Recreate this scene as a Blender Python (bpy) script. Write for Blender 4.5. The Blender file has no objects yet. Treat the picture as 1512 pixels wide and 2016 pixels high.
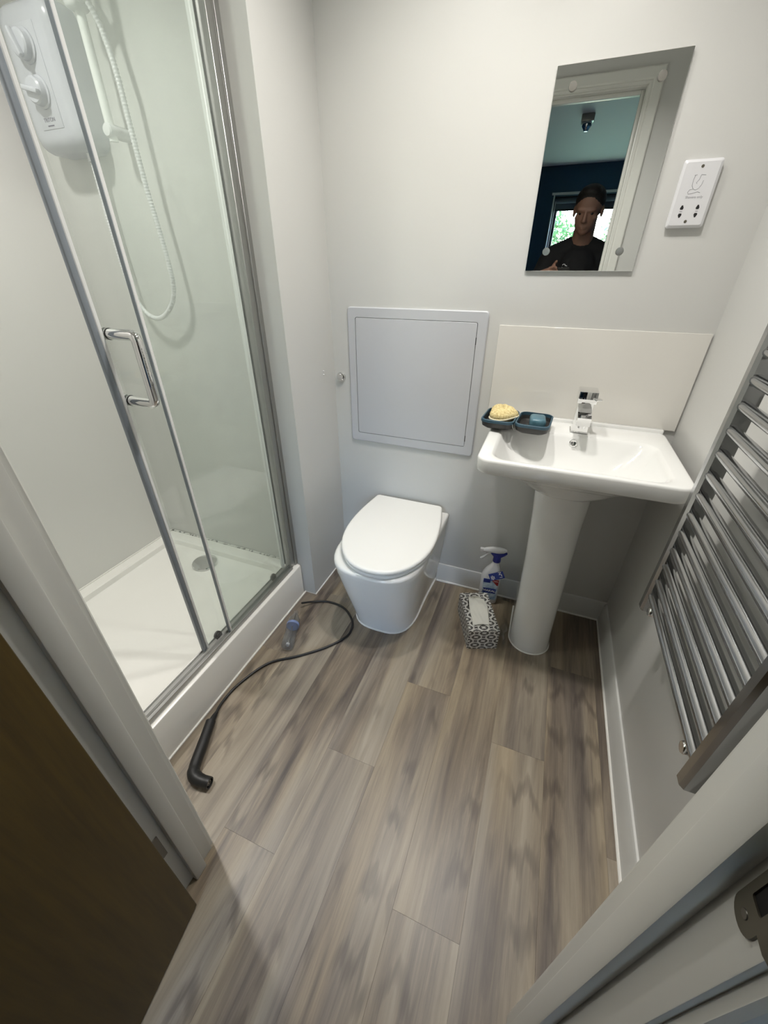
import bpy, bmesh, math, random
from mathutils import Vector, Matrix, Euler
random.seed(7)
SC = bpy.context.scene
COL = SC.collection

# ------------------------------------------------------------------ camera
CAM = Vector((0.0, -1.5474, 1.345))
F_PX = 779.26
YAW, PITCH, ROLL = math.radians(-21.366), math.radians(31.368), math.radians(0.107)
FW = Vector((math.sin(YAW)*math.cos(PITCH), math.cos(YAW)*math.cos(PITCH), -math.sin(PITCH)))
_r = FW.cross(Vector((0, 0, 1))).normalized(); _u = _r.cross(FW)
RT = _r*math.cos(ROLL) + _u*math.sin(ROLL)
UP = -_r*math.sin(ROLL) + _u*math.cos(ROLL)
cd = bpy.data.cameras.new('camera')
cd.sensor_fit = 'HORIZONTAL'; cd.sensor_width = 36.0
cd.lens = F_PX*36.0/1512.0
cd.clip_start = 0.01; cd.clip_end = 200
cam = bpy.data.objects.new('camera', cd); COL.objects.link(cam)
m = Matrix((RT, UP, -FW)).transposed().to_4x4(); m.translation = CAM
cam.matrix_world = m
SC.camera = cam

# ------------------------------------------------------------------ world, exposure
w = bpy.data.worlds.new('world'); SC.world = w; w.use_nodes = True
nt = w.node_tree; nt.nodes.clear()
sky = nt.nodes.new('ShaderNodeTexSky'); sky.sky_type = 'NISHITA'; sky.sun_disc = False
sky.sun_elevation = math.radians(38); sky.sun_rotation = math.radians(200)
sky.air_density = 1.0; sky.dust_density = 1.0; sky.ozone_density = 4.0
bg = nt.nodes.new('ShaderNodeBackground'); bg.inputs[1].default_value = 4.2
out = nt.nodes.new('ShaderNodeOutputWorld')
nt.links.new(sky.outputs[0], bg.inputs[0]); nt.links.new(bg.outputs[0], out.inputs[0])
vs = SC.view_settings
vs.view_transform = 'Standard'; vs.look = 'None'; vs.gamma = 1.0; vs.exposure = -0.04
vs.use_curve_mapping = False
LAMP_MAIN_W, LAMP_SHOWER_W = 7.9, 8.6
LAMP_COL = (1.0, 0.965, 0.915)
SC.cycles.max_bounces = 12; SC.cycles.diffuse_bounces = 5; SC.cycles.transparent_max_bounces = 16
SC.cycles.sample_clamp_indirect = 6.0

# ------------------------------------------------------------------ materials
MATS = {}
def pmat(name, col, rough=0.5, metal=0.0, spec=0.5, coat=0.0, **kw):
    if name in MATS: return MATS[name]
    m = bpy.data.materials.new(name); m.use_nodes = True
    b = m.node_tree.nodes['Principled BSDF']
    b.inputs['Base Color'].default_value = (*col, 1); b.inputs['Roughness'].default_value = rough
    b.inputs['Metallic'].default_value = metal; b.inputs['Specular IOR Level'].default_value = spec
    b.inputs['Coat Weight'].default_value = coat
    for k, v in kw.items(): b.inputs[k.replace('_', ' ')].default_value = v
    MATS[name] = m
    return m
def nodes(m): return m.node_tree.nodes, m.node_tree.links, m.node_tree.nodes['Principled BSDF']
def noise(m, scale=10, detail=4, coord='Object', stretch=(1, 1, 1), rough=0.5, dist=0.0, rnd=False):
    n, l, b = nodes(m)
    tc = n.new('ShaderNodeTexCoord'); mp = n.new('ShaderNodeMapping'); mp.inputs['Scale'].default_value = stretch
    src = tc.outputs[coord]
    if rnd:
        oi = n.new('ShaderNodeObjectInfo'); mu = n.new('ShaderNodeVectorMath'); mu.operation = 'MULTIPLY_ADD'
        mu.inputs[0].default_value = (1, 1, 1); mu.inputs[1].default_value = (37, 53, 71)
        l.new(oi.outputs['Random'], mu.inputs[0]); l.new(src, mu.inputs[2]); src = mu.outputs[0]
    l.new(src, mp.inputs[0])
    t = n.new('ShaderNodeTexNoise'); t.inputs['Scale'].default_value = scale; t.inputs['Detail'].default_value = detail
    t.inputs['Roughness'].default_value = rough; t.inputs['Distortion'].default_value = dist
    l.new(mp.outputs[0], t.inputs['Vector'])
    return t
def ramp(m, src, stops):
    n, l, b = nodes(m); r = n.new('ShaderNodeValToRGB')
    e = r.color_ramp.elements
    while len(e) < len(stops): e.new(0.5)
    for i, (p, c) in enumerate(stops): e[i].position = p; e[i].color = (*c, 1)
    l.new(src, r.inputs[0]); return r
def bump(m, src, strength=0.1, dist=0.002):
    n, l, b = nodes(m); bp = n.new('ShaderNodeBump'); bp.inputs['Strength'].default_value = strength
    bp.inputs['Distance'].default_value = dist; l.new(src, bp.inputs['Height']); l.new(bp.outputs[0], b.inputs['Normal'])

PAINT = pmat('wall_paint', (0.575, 0.573, 0.552), 0.32)
bump(PAINT, noise(PAINT, 160, 3).outputs[0], 0.06, 0.001)
CEILM = pmat('ceiling_paint', (0.80, 0.80, 0.78), 0.6)
bump(CEILM, noise(CEILM, 90, 3).outputs[0], 0.06, 0.001)
WETWALL = pmat('shower_wall_sheet', (0.72, 0.72, 0.695), 0.25)
bump(WETWALL, noise(WETWALL, 14, 2).outputs[0], 0.02, 0.001)
WOODWHITE = pmat('white_gloss_wood', (0.66, 0.66, 0.62), 0.33)
bump(WOODWHITE, noise(WOODWHITE, 30, 3, stretch=(3, 3, .3)).outputs[0], 0.04, 0.001)
SKIRT = pmat('skirting_white', (0.62, 0.62, 0.60), 0.35)
bump(SKIRT, noise(SKIRT, 40, 3).outputs[0], 0.03, 0.001)
SEAL = pmat('white_sealant', (0.82, 0.81, 0.77), 0.4)
bump(SEAL, noise(SEAL, 60, 2).outputs[0], 0.1, 0.001)
MOULD = pmat('mouldy_sealant', (0.7, 0.7, 0.66), 0.5)
_n = noise(MOULD, 70, 4, rough=.7); _rp = ramp(MOULD, _n.outputs[0], [(.40, (.04, .045, .04)), (.50, (.7, .7, .66))])
MOULD.node_tree.links.new(_rp.outputs[0], nodes(MOULD)[2].inputs['Base Color'])
CERAMIC = pmat('white_ceramic', (0.80, 0.80, 0.78), 0.08, coat=0.4)
bump(CERAMIC, noise(CERAMIC, 6, 1).outputs[0], 0.01, 0.001)
LIDM = pmat('white_seat_plastic', (0.84, 0.835, 0.81), 0.16)
bump(LIDM, noise(LIDM, 9, 1).outputs[0], 0.01, 0.001)
TRAYM = pmat('white_tray_acrylic', (0.84, 0.83, 0.79), 0.22)
bump(TRAYM, noise(TRAYM, 200, 2).outputs[0], 0.04, 0.0006)
PLASTIC = pmat('white_plastic', (0.66, 0.66, 0.675), 0.28)
bump(PLASTIC, noise(PLASTIC, 20, 1).outputs[0], 0.01, 0.001)
UNITM = pmat('cool_white_plastic', (0.47, 0.485, 0.53), 0.25)
bump(UNITM, noise(UNITM, 20, 1).outputs[0], 0.01, 0.001)
PANELG = pmat('grey_panel_plastic', (0.50, 0.51, 0.535), 0.42)
bump(PANELG, noise(PANELG, 120, 2).outputs[0], 0.04, 0.001)
SPLASH = pmat('cream_splash_sheet', (0.70, 0.68, 0.635), 0.10)
bump(SPLASH, noise(SPLASH, 5, 1).outputs[0], 0.006, 0.001)
CHROME = pmat('chrome', (0.80, 0.80, 0.80), 0.05, 1.0)
bump(CHROME, noise(CHROME, 12, 1).outputs[0], 0.01, 0.0005)
RADM = pmat('radiator_chrome', (0.44, 0.445, 0.45), 0.16, 1.0)
bump(RADM, noise(RADM, 25, 2).outputs[0], 0.02, 0.0005)
STEEL = pmat('brushed_steel', (0.33, 0.32, 0.30), 0.32, 1.0)
bump(STEEL, noise(STEEL, 60, 3, stretch=(8, 8, .5)).outputs[0], 0.04, 0.0005)
ALU = pmat('satin_aluminium', (0.46, 0.46, 0.445), 0.42, 1.0)
bump(ALU, noise(ALU, 50, 3, stretch=(6, 6, .2)).outputs[0], 0.03, 0.0005)
ALUW = pmat('white_aluminium_seal', (0.80, 0.81, 0.80), 0.35)
bump(ALUW, noise(ALUW, 50, 2).outputs[0], 0.02, 0.0005)
GREYSEAL = pmat('grey_rubber_seal', (0.22, 0.25, 0.28), 0.35)
bump(GREYSEAL, noise(GREYSEAL, 40, 2, stretch=(4, 4, .3)).outputs[0], 0.04, 0.0005)
DARKR = pmat('dark_roller', (0.10, 0.10, 0.095), 0.3)
bump(DARKR, noise(DARKR, 60, 2).outputs[0], 0.04, 0.0005)
BLACK = pmat('black_rubber', (0.012, 0.012, 0.012), 0.42)
bump(BLACK, noise(BLACK, 120, 2).outputs[0], 0.05, 0.0005)
HOLE = pmat('dark_hole', (0.006, 0.006, 0.006), 0.7)
noise(HOLE, 10)
BRONZE = pmat('dull_steel_plate', (0.14, 0.13, 0.10), 0.45, 0.6)
bump(BRONZE, noise(BRONZE, 50, 3).outputs[0], 0.06, 0.0005)
HINGEM = pmat('hinge_steel', (0.20, 0.19, 0.17), 0.4, 0.8)
bump(HINGEM, noise(HINGEM, 50, 3).outputs[0], 0.05, 0.0005)
TEAL = pmat('teal_silicone', (0.028, 0.072, 0.105), 0.45)
bump(TEAL, noise(TEAL, 50, 2).outputs[0], 0.03, 0.0005)
DARKGREY = pmat('charcoal_plastic', (0.025, 0.024, 0.023), 0.45)
bump(DARKGREY, noise(DARKGREY, 90, 3).outputs[0], 0.08, 0.0005)
BLUEP = pmat('blue_plastic', (0.012, 0.02, 0.20), 0.3)
bump(BLUEP, noise(BLUEP, 50, 2).outputs[0], 0.02, 0.0005)
NAVYPRINT = pmat('navy_print', (0.012, 0.03, 0.22), 0.35); noise(NAVYPRINT, 5)
WHITEPRINT = pmat('white_print', (0.8, 0.8, 0.8), 0.4); noise(WHITEPRINT, 5)
REDPRINT = pmat('red_print', (0.35, 0.03, 0.03), 0.35); noise(REDPRINT, 5)
GREYPRINT = pmat('grey_print', (0.28, 0.28, 0.30), 0.5); noise(GREYPRINT, 5)
DARKPRINT = pmat('dark_print', (0.06, 0.05, 0.09), 0.4); noise(DARKPRINT, 5)
LABELB = pmat('pale_blue_label', (0.35, 0.47, 0.62), 0.35)
_n = noise(LABELB, 25, 3); _rp = ramp(LABELB, _n.outputs[0], [(.35, (.10, .22, .42)), (.55, (.50, .60, .70)), (.75, (.78, .82, .84))])
LABELB.node_tree.links.new(_rp.outputs[0], nodes(LABELB)[2].inputs['Base Color'])
SOAP = pmat('teal_soap', (0.10, 0.25, 0.33), 0.35)
_n = noise(SOAP, 45, 3); _rp = ramp(SOAP, _n.outputs[0], [(.3, (.045, .115, .155)), (.7, (.10, .21, .26))])
SOAP.node_tree.links.new(_rp.outputs[0], nodes(SOAP)[2].inputs['Base Color'])
SPONGE = pmat('yellow_sponge', (0.62, 0.46, 0.16), 0.9)
_n = noise(SPONGE, 160, 4, rough=.7); _rp = ramp(SPONGE, _n.outputs[0], [(.35, (.52, .39, .16)), (.6, (.80, .68, .36))])
SPONGE.node_tree.links.new(_rp.outputs[0], nodes(SPONGE)[2].inputs['Base Color']); bump(SPONGE, _n.outputs[0], .8, .004)
SCRUB = pmat('cream_sponge_cloth', (0.72, 0.66, 0.48), 0.9)
bump(SCRUB, noise(SCRUB, 180, 3).outputs[0], .5, .002)
TISSUE = pmat('tissue_paper', (0.80, 0.79, 0.72), 0.8)
bump(TISSUE, noise(TISSUE, 60, 3).outputs[0], .25, .002)
OAK = pmat('brown_door_veneer', (0.07, 0.044, 0.012), 0.5)
_n = noise(OAK, 9, 6, stretch=(8, 8, .45), rough=.6); _rp = ramp(OAK, _n.outputs[0], [(.3, (.052, .030, .004)), (.7, (.090, .054, .008))])
OAK.node_tree.links.new(_rp.outputs[0], nodes(OAK)[2].inputs['Base Color'])
NAVY = pmat('navy_wall_paint', (0.012, 0.060, 0.110), 0.55)
bump(NAVY, noise(NAVY, 120, 3).outputs[0], 0.05, 0.001)
FRAMEDK = pmat('dark_window_frame', (0.02, 0.022, 0.026), 0.4)
bump(FRAMEDK, noise(FRAMEDK, 60, 2).outputs[0], 0.02, 0.001)
BLIND = pmat('grey_blind_fabric', (0.10, 0.12, 0.14), 0.8)
bump(BLIND, noise(BLIND, 300, 2).outputs[0], 0.1, 0.001)
SKIN = pmat('skin', (0.27, 0.145, 0.10), 0.5, Subsurface_Weight=0.05)
bump(SKIN, noise(SKIN, 150, 3).outputs[0], 0.05, 0.001)
HAIR = pmat('dark_hair', (0.012, 0.009, 0.008), 0.55)
bump(HAIR, noise(HAIR, 220, 3, stretch=(1, .2, 1)).outputs[0], 0.6, 0.003)
CLOTHK = pmat('black_cotton', (0.008, 0.008, 0.009), 0.85)
bump(CLOTHK, noise(CLOTHK, 250, 2).outputs[0], 0.2, 0.001)
DENIM = pmat('dark_trouser_cotton', (0.012, 0.014, 0.022), 0.85)
bump(DENIM, noise(DENIM, 250, 2).outputs[0], 0.2, 0.001)
LEAF = pmat('tree_leaves', (0.10, 0.22, 0.05), 0.6)
_n = noise(LEAF, 3, 3); _rp = ramp(LEAF, _n.outputs[0], [(.3, (.10, .22, .07)), (.7, (.30, .44, .18))])
LEAF.node_tree.links.new(_rp.outputs[0], nodes(LEAF)[2].inputs['Base Color'])
BARK = pmat('tree_bark', (0.10, 0.07, 0.05), 0.9)
bump(BARK, noise(BARK, 20, 4).outputs[0], .5, .01)
GRASSM = pmat('pale_lawn', (0.22, 0.27, 0.12), 0.9)
_n = noise(GRASSM, 2, 4); _rp = ramp(GRASSM, _n.outputs[0], [(.3, (.16, .22, .08)), (.7, (.34, .36, .20))])
GRASSM.node_tree.links.new(_rp.outputs[0], nodes(GRASSM)[2].inputs['Base Color'])

def glass_mat(name, tint, haze, hazecol=(.8, .84, .8), ior=1.45):
    m = bpy.data.materials.new(name); m.use_nodes = True; n = m.node_tree.nodes; l = m.node_tree.links; n.clear()
    o = n.new('ShaderNodeOutputMaterial'); tr = n.new('ShaderNodeBsdfTransparent'); tr.inputs[0].default_value = (*tint, 1)
    gl = n.new('ShaderNodeBsdfGlossy'); gl.inputs['Roughness'].default_value = 0.03
    # Schlick reflectance, the same on both faces of the sheet
    lw = n.new('ShaderNodeLayerWeight'); f0 = ((ior-1)/(ior+1))**2
    pw = n.new('ShaderNodeMath'); pw.operation = 'POWER'; pw.inputs[1].default_value = 5; l.new(lw.outputs['Facing'], pw.inputs[0])
    fr = n.new('ShaderNodeMath'); fr.operation = 'MULTIPLY_ADD'; fr.inputs[1].default_value = 1-f0; fr.inputs[2].default_value = f0; l.new(pw.outputs[0], fr.inputs[0])
    mx = n.new('ShaderNodeMixShader'); l.new(fr.outputs[0], mx.inputs[0]); l.new(tr.outputs[0], mx.inputs[1]); l.new(gl.outputs[0], mx.inputs[2])
    last = mx
    if haze > 0:
        tl = n.new('ShaderNodeBsdfTranslucent'); tl.inputs[0].default_value = (*hazecol, 1)
        df = n.new('ShaderNodeBsdfDiffuse'); df.inputs[0].default_value = (*hazecol, 1)
        m0 = n.new('ShaderNodeMixShader'); m0.inputs[0].default_value = .5; l.new(tl.outputs[0], m0.inputs[1]); l.new(df.outputs[0], m0.inputs[2])
        tc = n.new('ShaderNodeTexCoord'); ns = n.new('ShaderNodeTexNoise'); ns.inputs['Scale'].default_value = 5; ns.inputs['Detail'].default_value = 5
        l.new(tc.outputs['Object'], ns.inputs['Vector'])
        mu = n.new('ShaderNodeMath'); mu.operation = 'MULTIPLY'; mu.inputs[1].default_value = haze*2; l.new(ns.outputs[0], mu.inputs[0])
        m1 = n.new('ShaderNodeMixShader'); l.new(mu.outputs[0], m1.inputs[0]); l.new(mx.outputs[0], m1.inputs[1]); l.new(m0.outputs[0], m1.inputs[2])
        last = m1
    l.new(last.outputs[0], o.inputs[0]); MATS[name] = m
    return m
GLASS = glass_mat('shower_glass', (.962, .982, .970), 0.08)
WGLASS = glass_mat('window_glass', (.97, .985, .98), 0.0)
CLEARP = glass_mat('clear_plastic', (.93, .94, .95), 0.05, (.75, .77, .8), 1.5)
FILM = glass_mat('plastic_film', (.90, .90, .89), 0.14, (.75, .75, .73), 1.4)
MIRROR = pmat('mirror_silver', (0.86, 0.88, 0.87), 0.0, 1.0); noise(MIRROR, 3)
LENS = pmat('lamp_lens', (0.9, 0.9, 0.88), 0.4); noise(LENS, 3)
nodes(LENS)[2].inputs['Emission Color'].default_value = (*LAMP_COL, 1)
nodes(LENS)[2].inputs['Emission Strength'].default_value = 3.0

def floor_material():
    m = pmat('grey_brown_vinyl_plank', (.3, .25, .2), .38)
    n, l, b = nodes(m)
    big = noise(m, 1.0, 3, stretch=(11, .95, 1), rough=.55, dist=.5, rnd=True)
    mid = noise(m, 1.0, 8, stretch=(30, 1.9, 1), rough=.74, dist=1.0, rnd=True)
    fine = noise(m, 1.0, 4, stretch=(210, 5, 1), rough=.6, rnd=True)
    def mx(a, f, o, k):
        t = n.new('ShaderNodeMath'); t.operation = 'MULTIPLY_ADD'; t.inputs[1].default_value = f; l.new(a, t.inputs[0])
        if isinstance(o, float): t.inputs[2].default_value = o
        else: l.new(o, t.inputs[2])
        return t.outputs[0]
    v = mx(big.outputs[0], 1.20, -.335, 0); v = mx(mid.outputs[0], .50, v, 0); v = mx(fine.outputs[0], .20, v, 0)
    oi = n.new('ShaderNodeObjectInfo'); v = mx(oi.outputs['Random'], .10, v, 0)
    r = ramp(m, v, [(.32, (.058, .049, .046)), (.45, (.115, .093, .076)), (.58, (.185, .150, .116)), (.74, (.285, .238, .175)), (.90, (.37, .312, .232))])
    # hue drift: grey-mauve patches
    hue = noise(m, 1.0, 2, stretch=(7, .7, 1), rnd=True)
    hr = ramp(m, hue.outputs[0], [(.40, (.95, .975, 1.04)), (.60, (1.05, 1.0, .91))])
    mm = n.new('ShaderNodeMixRGB'); mm.blend_type = 'MULTIPLY'; mm.inputs[0].default_value = .8
    l.new(r.outputs[0], mm.inputs[1]); l.new(hr.outputs[0], mm.inputs[2])
    # cathedral grain lines
    wv = n.new('ShaderNodeTexWave'); wv.wave_type = 'RINGS'; wv.inputs['Scale'].default_value = 2.2; wv.inputs['Distortion'].default_value = 5
    wv.inputs['Detail'].default_value = 3; wv.inputs['Detail Scale'].default_value = 1.5
    tc = n.new('ShaderNodeTexCoord'); mp = n.new('ShaderNodeMapping'); mp.inputs['Scale'].default_value = (9, .9, 1)
    l.new(tc.outputs['Object'], mp.inputs[0]); l.new(mp.outputs[0], wv.inputs['Vector'])
    wr = ramp(m, wv.outputs['Fac'], [(.0, (.66, .65, .66)), (.35, (1, 1, 1))])
    msk = noise(m, 1.0, 1, stretch=(10, 1.1, 1), rnd=True)
    mr = ramp(m, msk.outputs[0], [(.52, (0, 0, 0)), (.62, (1, 1, 1))])
    m2 = n.new('ShaderNodeMixRGB'); m2.blend_type = 'MULTIPLY'
    l.new(mr.outputs[0], m2.inputs[0]); l.new(mm.outputs[0], m2.inputs[1]); l.new(wr.outputs[0], m2.inputs[2])
    l.new(m2.outputs[0], b.inputs['Base Color'])
    bump(m, fine.outputs[0], .12, .0006)
    return m
VINYL = floor_material()
SUBF = pmat('dark_subfloor', (.05, .043, .038), .8); noise(SUBF, 5)

def tissue_pattern():
    m = pmat('lattice_print_card', (.1, .1, .1), .5); n, l, b = nodes(m)
    uv = n.new('ShaderNodeUVMap')
    def vm(op, a, bv):
        t = n.new('ShaderNodeVectorMath'); t.operation = op; l.new(a, t.inputs[0])
        if bv is not None: t.inputs[1].default_value = bv
        return t.outputs[0]
    def ma(op, a, bv, c=None):
        t = n.new('ShaderNodeMath'); t.operation = op
        for i, q in enumerate((a, bv)):
            if q is None: continue
            if isinstance(q, (int, float)): t.inputs[i].default_value = q
            else: l.new(q, t.inputs[i])
        return t.outputs[0]
    def cell(shift):
        p = vm('MULTIPLY', uv.outputs[0], (1/.062, 1/.046, 0)); p = vm('ADD', p, (shift, shift, 0))
        p = vm('FRACTION', p, None); p = vm('SUBTRACT', p, (.5, .5, 0)); return p
    masks = []
    for sh in (0.0, .5):
        p = cell(sh); sp = n.new('ShaderNodeSeparateXYZ'); l.new(p, sp.inputs[0])
        ax = ma('ABSOLUTE', sp.outputs[0], None); ay = ma('ABSOLUTE', sp.outputs[1], None)
        d = ma('ADD', ax, ay)
        # scalloped diamond outline
        q = ma('MULTIPLY', ma('MULTIPLY', ax, ay), 1.9); d2 = ma('SUBTRACT', d, q)
        ring = ma('LESS_THAN', ma('ABSOLUTE', ma('SUBTRACT', d2, .36), None), .045)
        # inner cross flower
        c1 = ma('MULTIPLY', ma('LESS_THAN', ma('ABSOLUTE', ma('SUBTRACT', ax, ay), None), .045), ma('LESS_THAN', d, .26))
        c2 = ma('MULTIPLY', ma('LESS_THAN', ma('MINIMUM', ax, ay), .025), ma('LESS_THAN', d, .16))
        masks += [ring, c1, c2]
    s = masks[0]
    for k in masks[1:]: s = ma('MAXIMUM', s, k)
    r = ramp(m, s, [(.4, (.085, .080, .075)), (.6, (.70, .69, .65))])
    l.new(r.outputs[0], b.inputs['Base Color'])
    return m
LATTICE = tissue_pattern()

# ------------------------------------------------------------------ mesh helpers
WPOS = {}
class B:
    def __init__(s): s.v = []; s.f = []; s.uv = None
    def add(s, vs, fs, M=None):
        o = len(s.v)
        s.v += [tuple(M @ Vector(v)) if M else tuple(v) for v in vs]
        s.f += [tuple(i+o for i in f) for f in fs]; return s
    def box(s, x0, x1, y0, y1, z0, z1, bev=0.0, seg=2, M=None):
        if bev <= 0:
            v = [(x, y, z) for z in (z0, z1) for y in (y0, y1) for x in (x0, x1)]
            return s.add(v, [(0, 2, 3, 1), (4, 5, 7, 6), (0, 1, 5, 4), (2, 6, 7, 3), (0, 4, 6, 2), (1, 3, 7, 5)], M)
        bm = bmesh.new(); bmesh.ops.create_cube(bm, size=1)
        for v in bm.verts: v.co = Vector(((x0+x1)/2+v.co.x*(x1-x0), (y0+y1)/2+v.co.y*(y1-y0), (z0+z1)/2+v.co.z*(z1-z0)))
        bmesh.ops.bevel(bm, geom=list(bm.edges), offset=bev, segments=seg, profile=.5, affect='EDGES', clamp_overlap=True)
        bm.verts.index_update()
        vs = [v.co.copy() for v in bm.verts]; fs = [[v.index for v in f.verts] for f in bm.faces]; bm.free()
        return s.add(vs, fs, M)
    def loft(s, rings, cap0=True, cap1=True, closed=True, M=None):
        n = len(rings[0]); v = [p for r in rings for p in r]; f = []
        for i in range(len(rings)-1):
            for j in range(n if closed else n-1):
                k = (j+1) % n; f.append((i*n+j, i*n+k, (i+1)*n+k, (i+1)*n+j))
        if cap0: f.append(tuple(reversed(range(n))))
        if cap1: f.append(tuple(range((len(rings)-1)*n, len(rings)*n)))
        return s.add(v, f, M)
    def cyl(s, p0, p1, r0, r1=None, seg=24, cap=True, M=None):
        p0, p1 = Vector(p0), Vector(p1); r1 = r0 if r1 is None else r1
        d = (p1-p0).normalized(); a = d.orthogonal().normalized(); b = d.cross(a)
        R = lambda p, r: [p+(a*math.cos(2*math.pi*i/seg)+b*math.sin(2*math.pi*i/seg))*r for i in range(seg)]
        return s.loft([R(p0, r0), R(p1, r1)], cap, cap, M=M)
    def lathe(s, p0, axis, prof, seg=24, M=None):
        """prof: (radius, height along axis)"""
        p0 = Vector(p0); d = Vector(axis).normalized(); a = d.orthogonal().normalized(); b = d.cross(a)
        return s.loft([[p0+d*h+(a*math.cos(2*math.pi*i/seg)+b*math.sin(2*math.pi*i/seg))*max(r, 1e-5) for i in range(seg)] for r, h in prof], M=M)
    def tube(s, pts, r, seg=10, M=None, closed=False):
        pts = [Vector(p) for p in pts]; n = len(pts); rings = []
        t0 = (pts[1]-pts[0]).normalized(); a = t0.orthogonal().normalized()
        for i, p in enumerate(pts):
            t = (pts[min(i+1, n-1)]-pts[max(i-1, 0)])
            if closed: t = pts[(i+1) % n]-pts[i-1]
            t.normalize(); a = (a-t*a.dot(t)).normalized(); b = t.cross(a)
            rr = r[i] if isinstance(r, (list, tuple)) else r
            rings.append([p+(a*math.cos(2*math.pi*k/seg)+b*math.sin(2*math.pi*k/seg))*rr for k in range(seg)])
        if closed: rings.append(rings[0]); return s.loft(rings, False, False, M=M)
        return s.loft(rings, M=M)
    def ball(s, c, r, seg=20, rings=12, M=None):
        c = Vector(c); r = Vector((r, r, r)) if isinstance(r, (int, float)) else Vector(r)
        R = []
        for i in range(rings+1):
            th = math.pi*i/rings; q = max(math.sin(th), 1e-4)
            R.append([c+Vector((r.x*q*math.cos(2*math.pi*k/seg), r.y*q*math.sin(2*math.pi*k/seg), -r.z*math.cos(th))) for k in range(seg)])
        return s.loft(R, M=M)
    def build(s, name, mat, parent=None, smooth=True, ang=40, origin=None):
        vs = [Vector(v) for v in s.v]
        lo = [min(v[i] for v in vs) for i in range(3)]; hi = [max(v[i] for v in vs) for i in range(3)]
        org = Vector(origin) if origin else Vector(((lo[0]+hi[0])/2, (lo[1]+hi[1])/2, lo[2]))
        me = bpy.data.meshes.new(name); me.from_pydata([tuple(v-org) for v in vs], [], s.f); me.validate()
        bm = bmesh.new(); bm.from_mesh(me); bmesh.ops.recalc_face_normals(bm, faces=bm.faces); bm.to_mesh(me); bm.free()
        if smooth: me.shade_smooth(); me.set_sharp_from_angle(angle=math.radians(ang))
        me.materials.append(mat)
        o = bpy.data.objects.new(name, me); COL.objects.link(o)
        WPOS[o.name] = org
        if parent: o.parent = parent; o.location = org-WPOS[parent.name]
        else: o.location = org
        return o
def tag(o, label, cat=None, group=None, kind=None):
    o['label'] = label
    if cat: o['category'] = cat
    if group: o['group'] = group
    if kind: o['kind'] = kind
    return o
def thing(name, loc, label, cat=None, group=None, kind=None):
    o = bpy.data.objects.new(name, None); COL.objects.link(o); o.location = loc; o.empty_display_size = .05
    WPOS[o.name] = Vector(loc); return tag(o, label, cat, group, kind)
def copy_to(o, world, parent):
    c = o.copy(); COL.objects.link(c); c.parent = parent; WPOS[c.name] = Vector(world)
    c.location = Vector(world)-(WPOS[parent.name] if parent else Vector()); return c
def rrect(cx, cy, hx, hy, r, z, n=6):
    r = min(r, hx-1e-4, hy-1e-4); P = []
    for (sx, sy, a0) in ((1, 1, 0), (-1, 1, 90), (-1, -1, 180), (1, -1, 270)):
        for i in range(n+1):
            a = math.radians(a0+90*i/n); P.append(Vector((cx+sx*(hx-r)+r*math.cos(a), cy+sy*(hy-r)+r*math.sin(a), z)))
    return P
def bez(pts, n=12):
    """smooth Catmull-Rom through pts"""
    P = [Vector(p) for p in pts]; P = [P[0]*2-P[1]]+P+[P[-1]*2-P[-2]]; o = []
    for i in range(1, len(P)-2):
        a, b, c, d = P[i-1:i+3]
        for k in range(n):
            t = k/n; o.append(.5*((2*b)+(c-a)*t+(2*a-5*b+4*c-d)*t*t+(3*b-a-3*c+d)*t**3))
    o.append(P[-2]); return o
def text_mesh(name, body, size, M, mat, parent, depth=.0003, bold=0.0):
    cu = bpy.data.curves.new(name, 'FONT'); cu.body = body; cu.size = size; cu.align_x = 'CENTER'; cu.align_y = 'CENTER'
    cu.extrude = depth; cu.offset = bold; cu.resolution_u = 3
    t = bpy.data.objects.new(name+'_tmp', cu); COL.objects.link(t)
    dg = bpy.context.evaluated_depsgraph_get(); me = bpy.data.meshes.new_from_object(t.evaluated_get(dg))
    bpy.data.objects.remove(t); b = B(); b.v = [tuple(M @ v.co) for v in me.vertices]; b.f = [tuple(p.vertices) for p in me.polygons]
    bpy.data.meshes.remove(me)
    return b.build(name, mat, parent, smooth=False)
def frame_M(origin, x, y):
    """matrix whose local x,y axes are the given world directions"""
    x = Vector(x).normalized(); y = Vector(y).normalized(); z = x.cross(y)
    M = Matrix((x, y, z)).transposed().to_4x4(); M.translation = Vector(origin); return M

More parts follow.
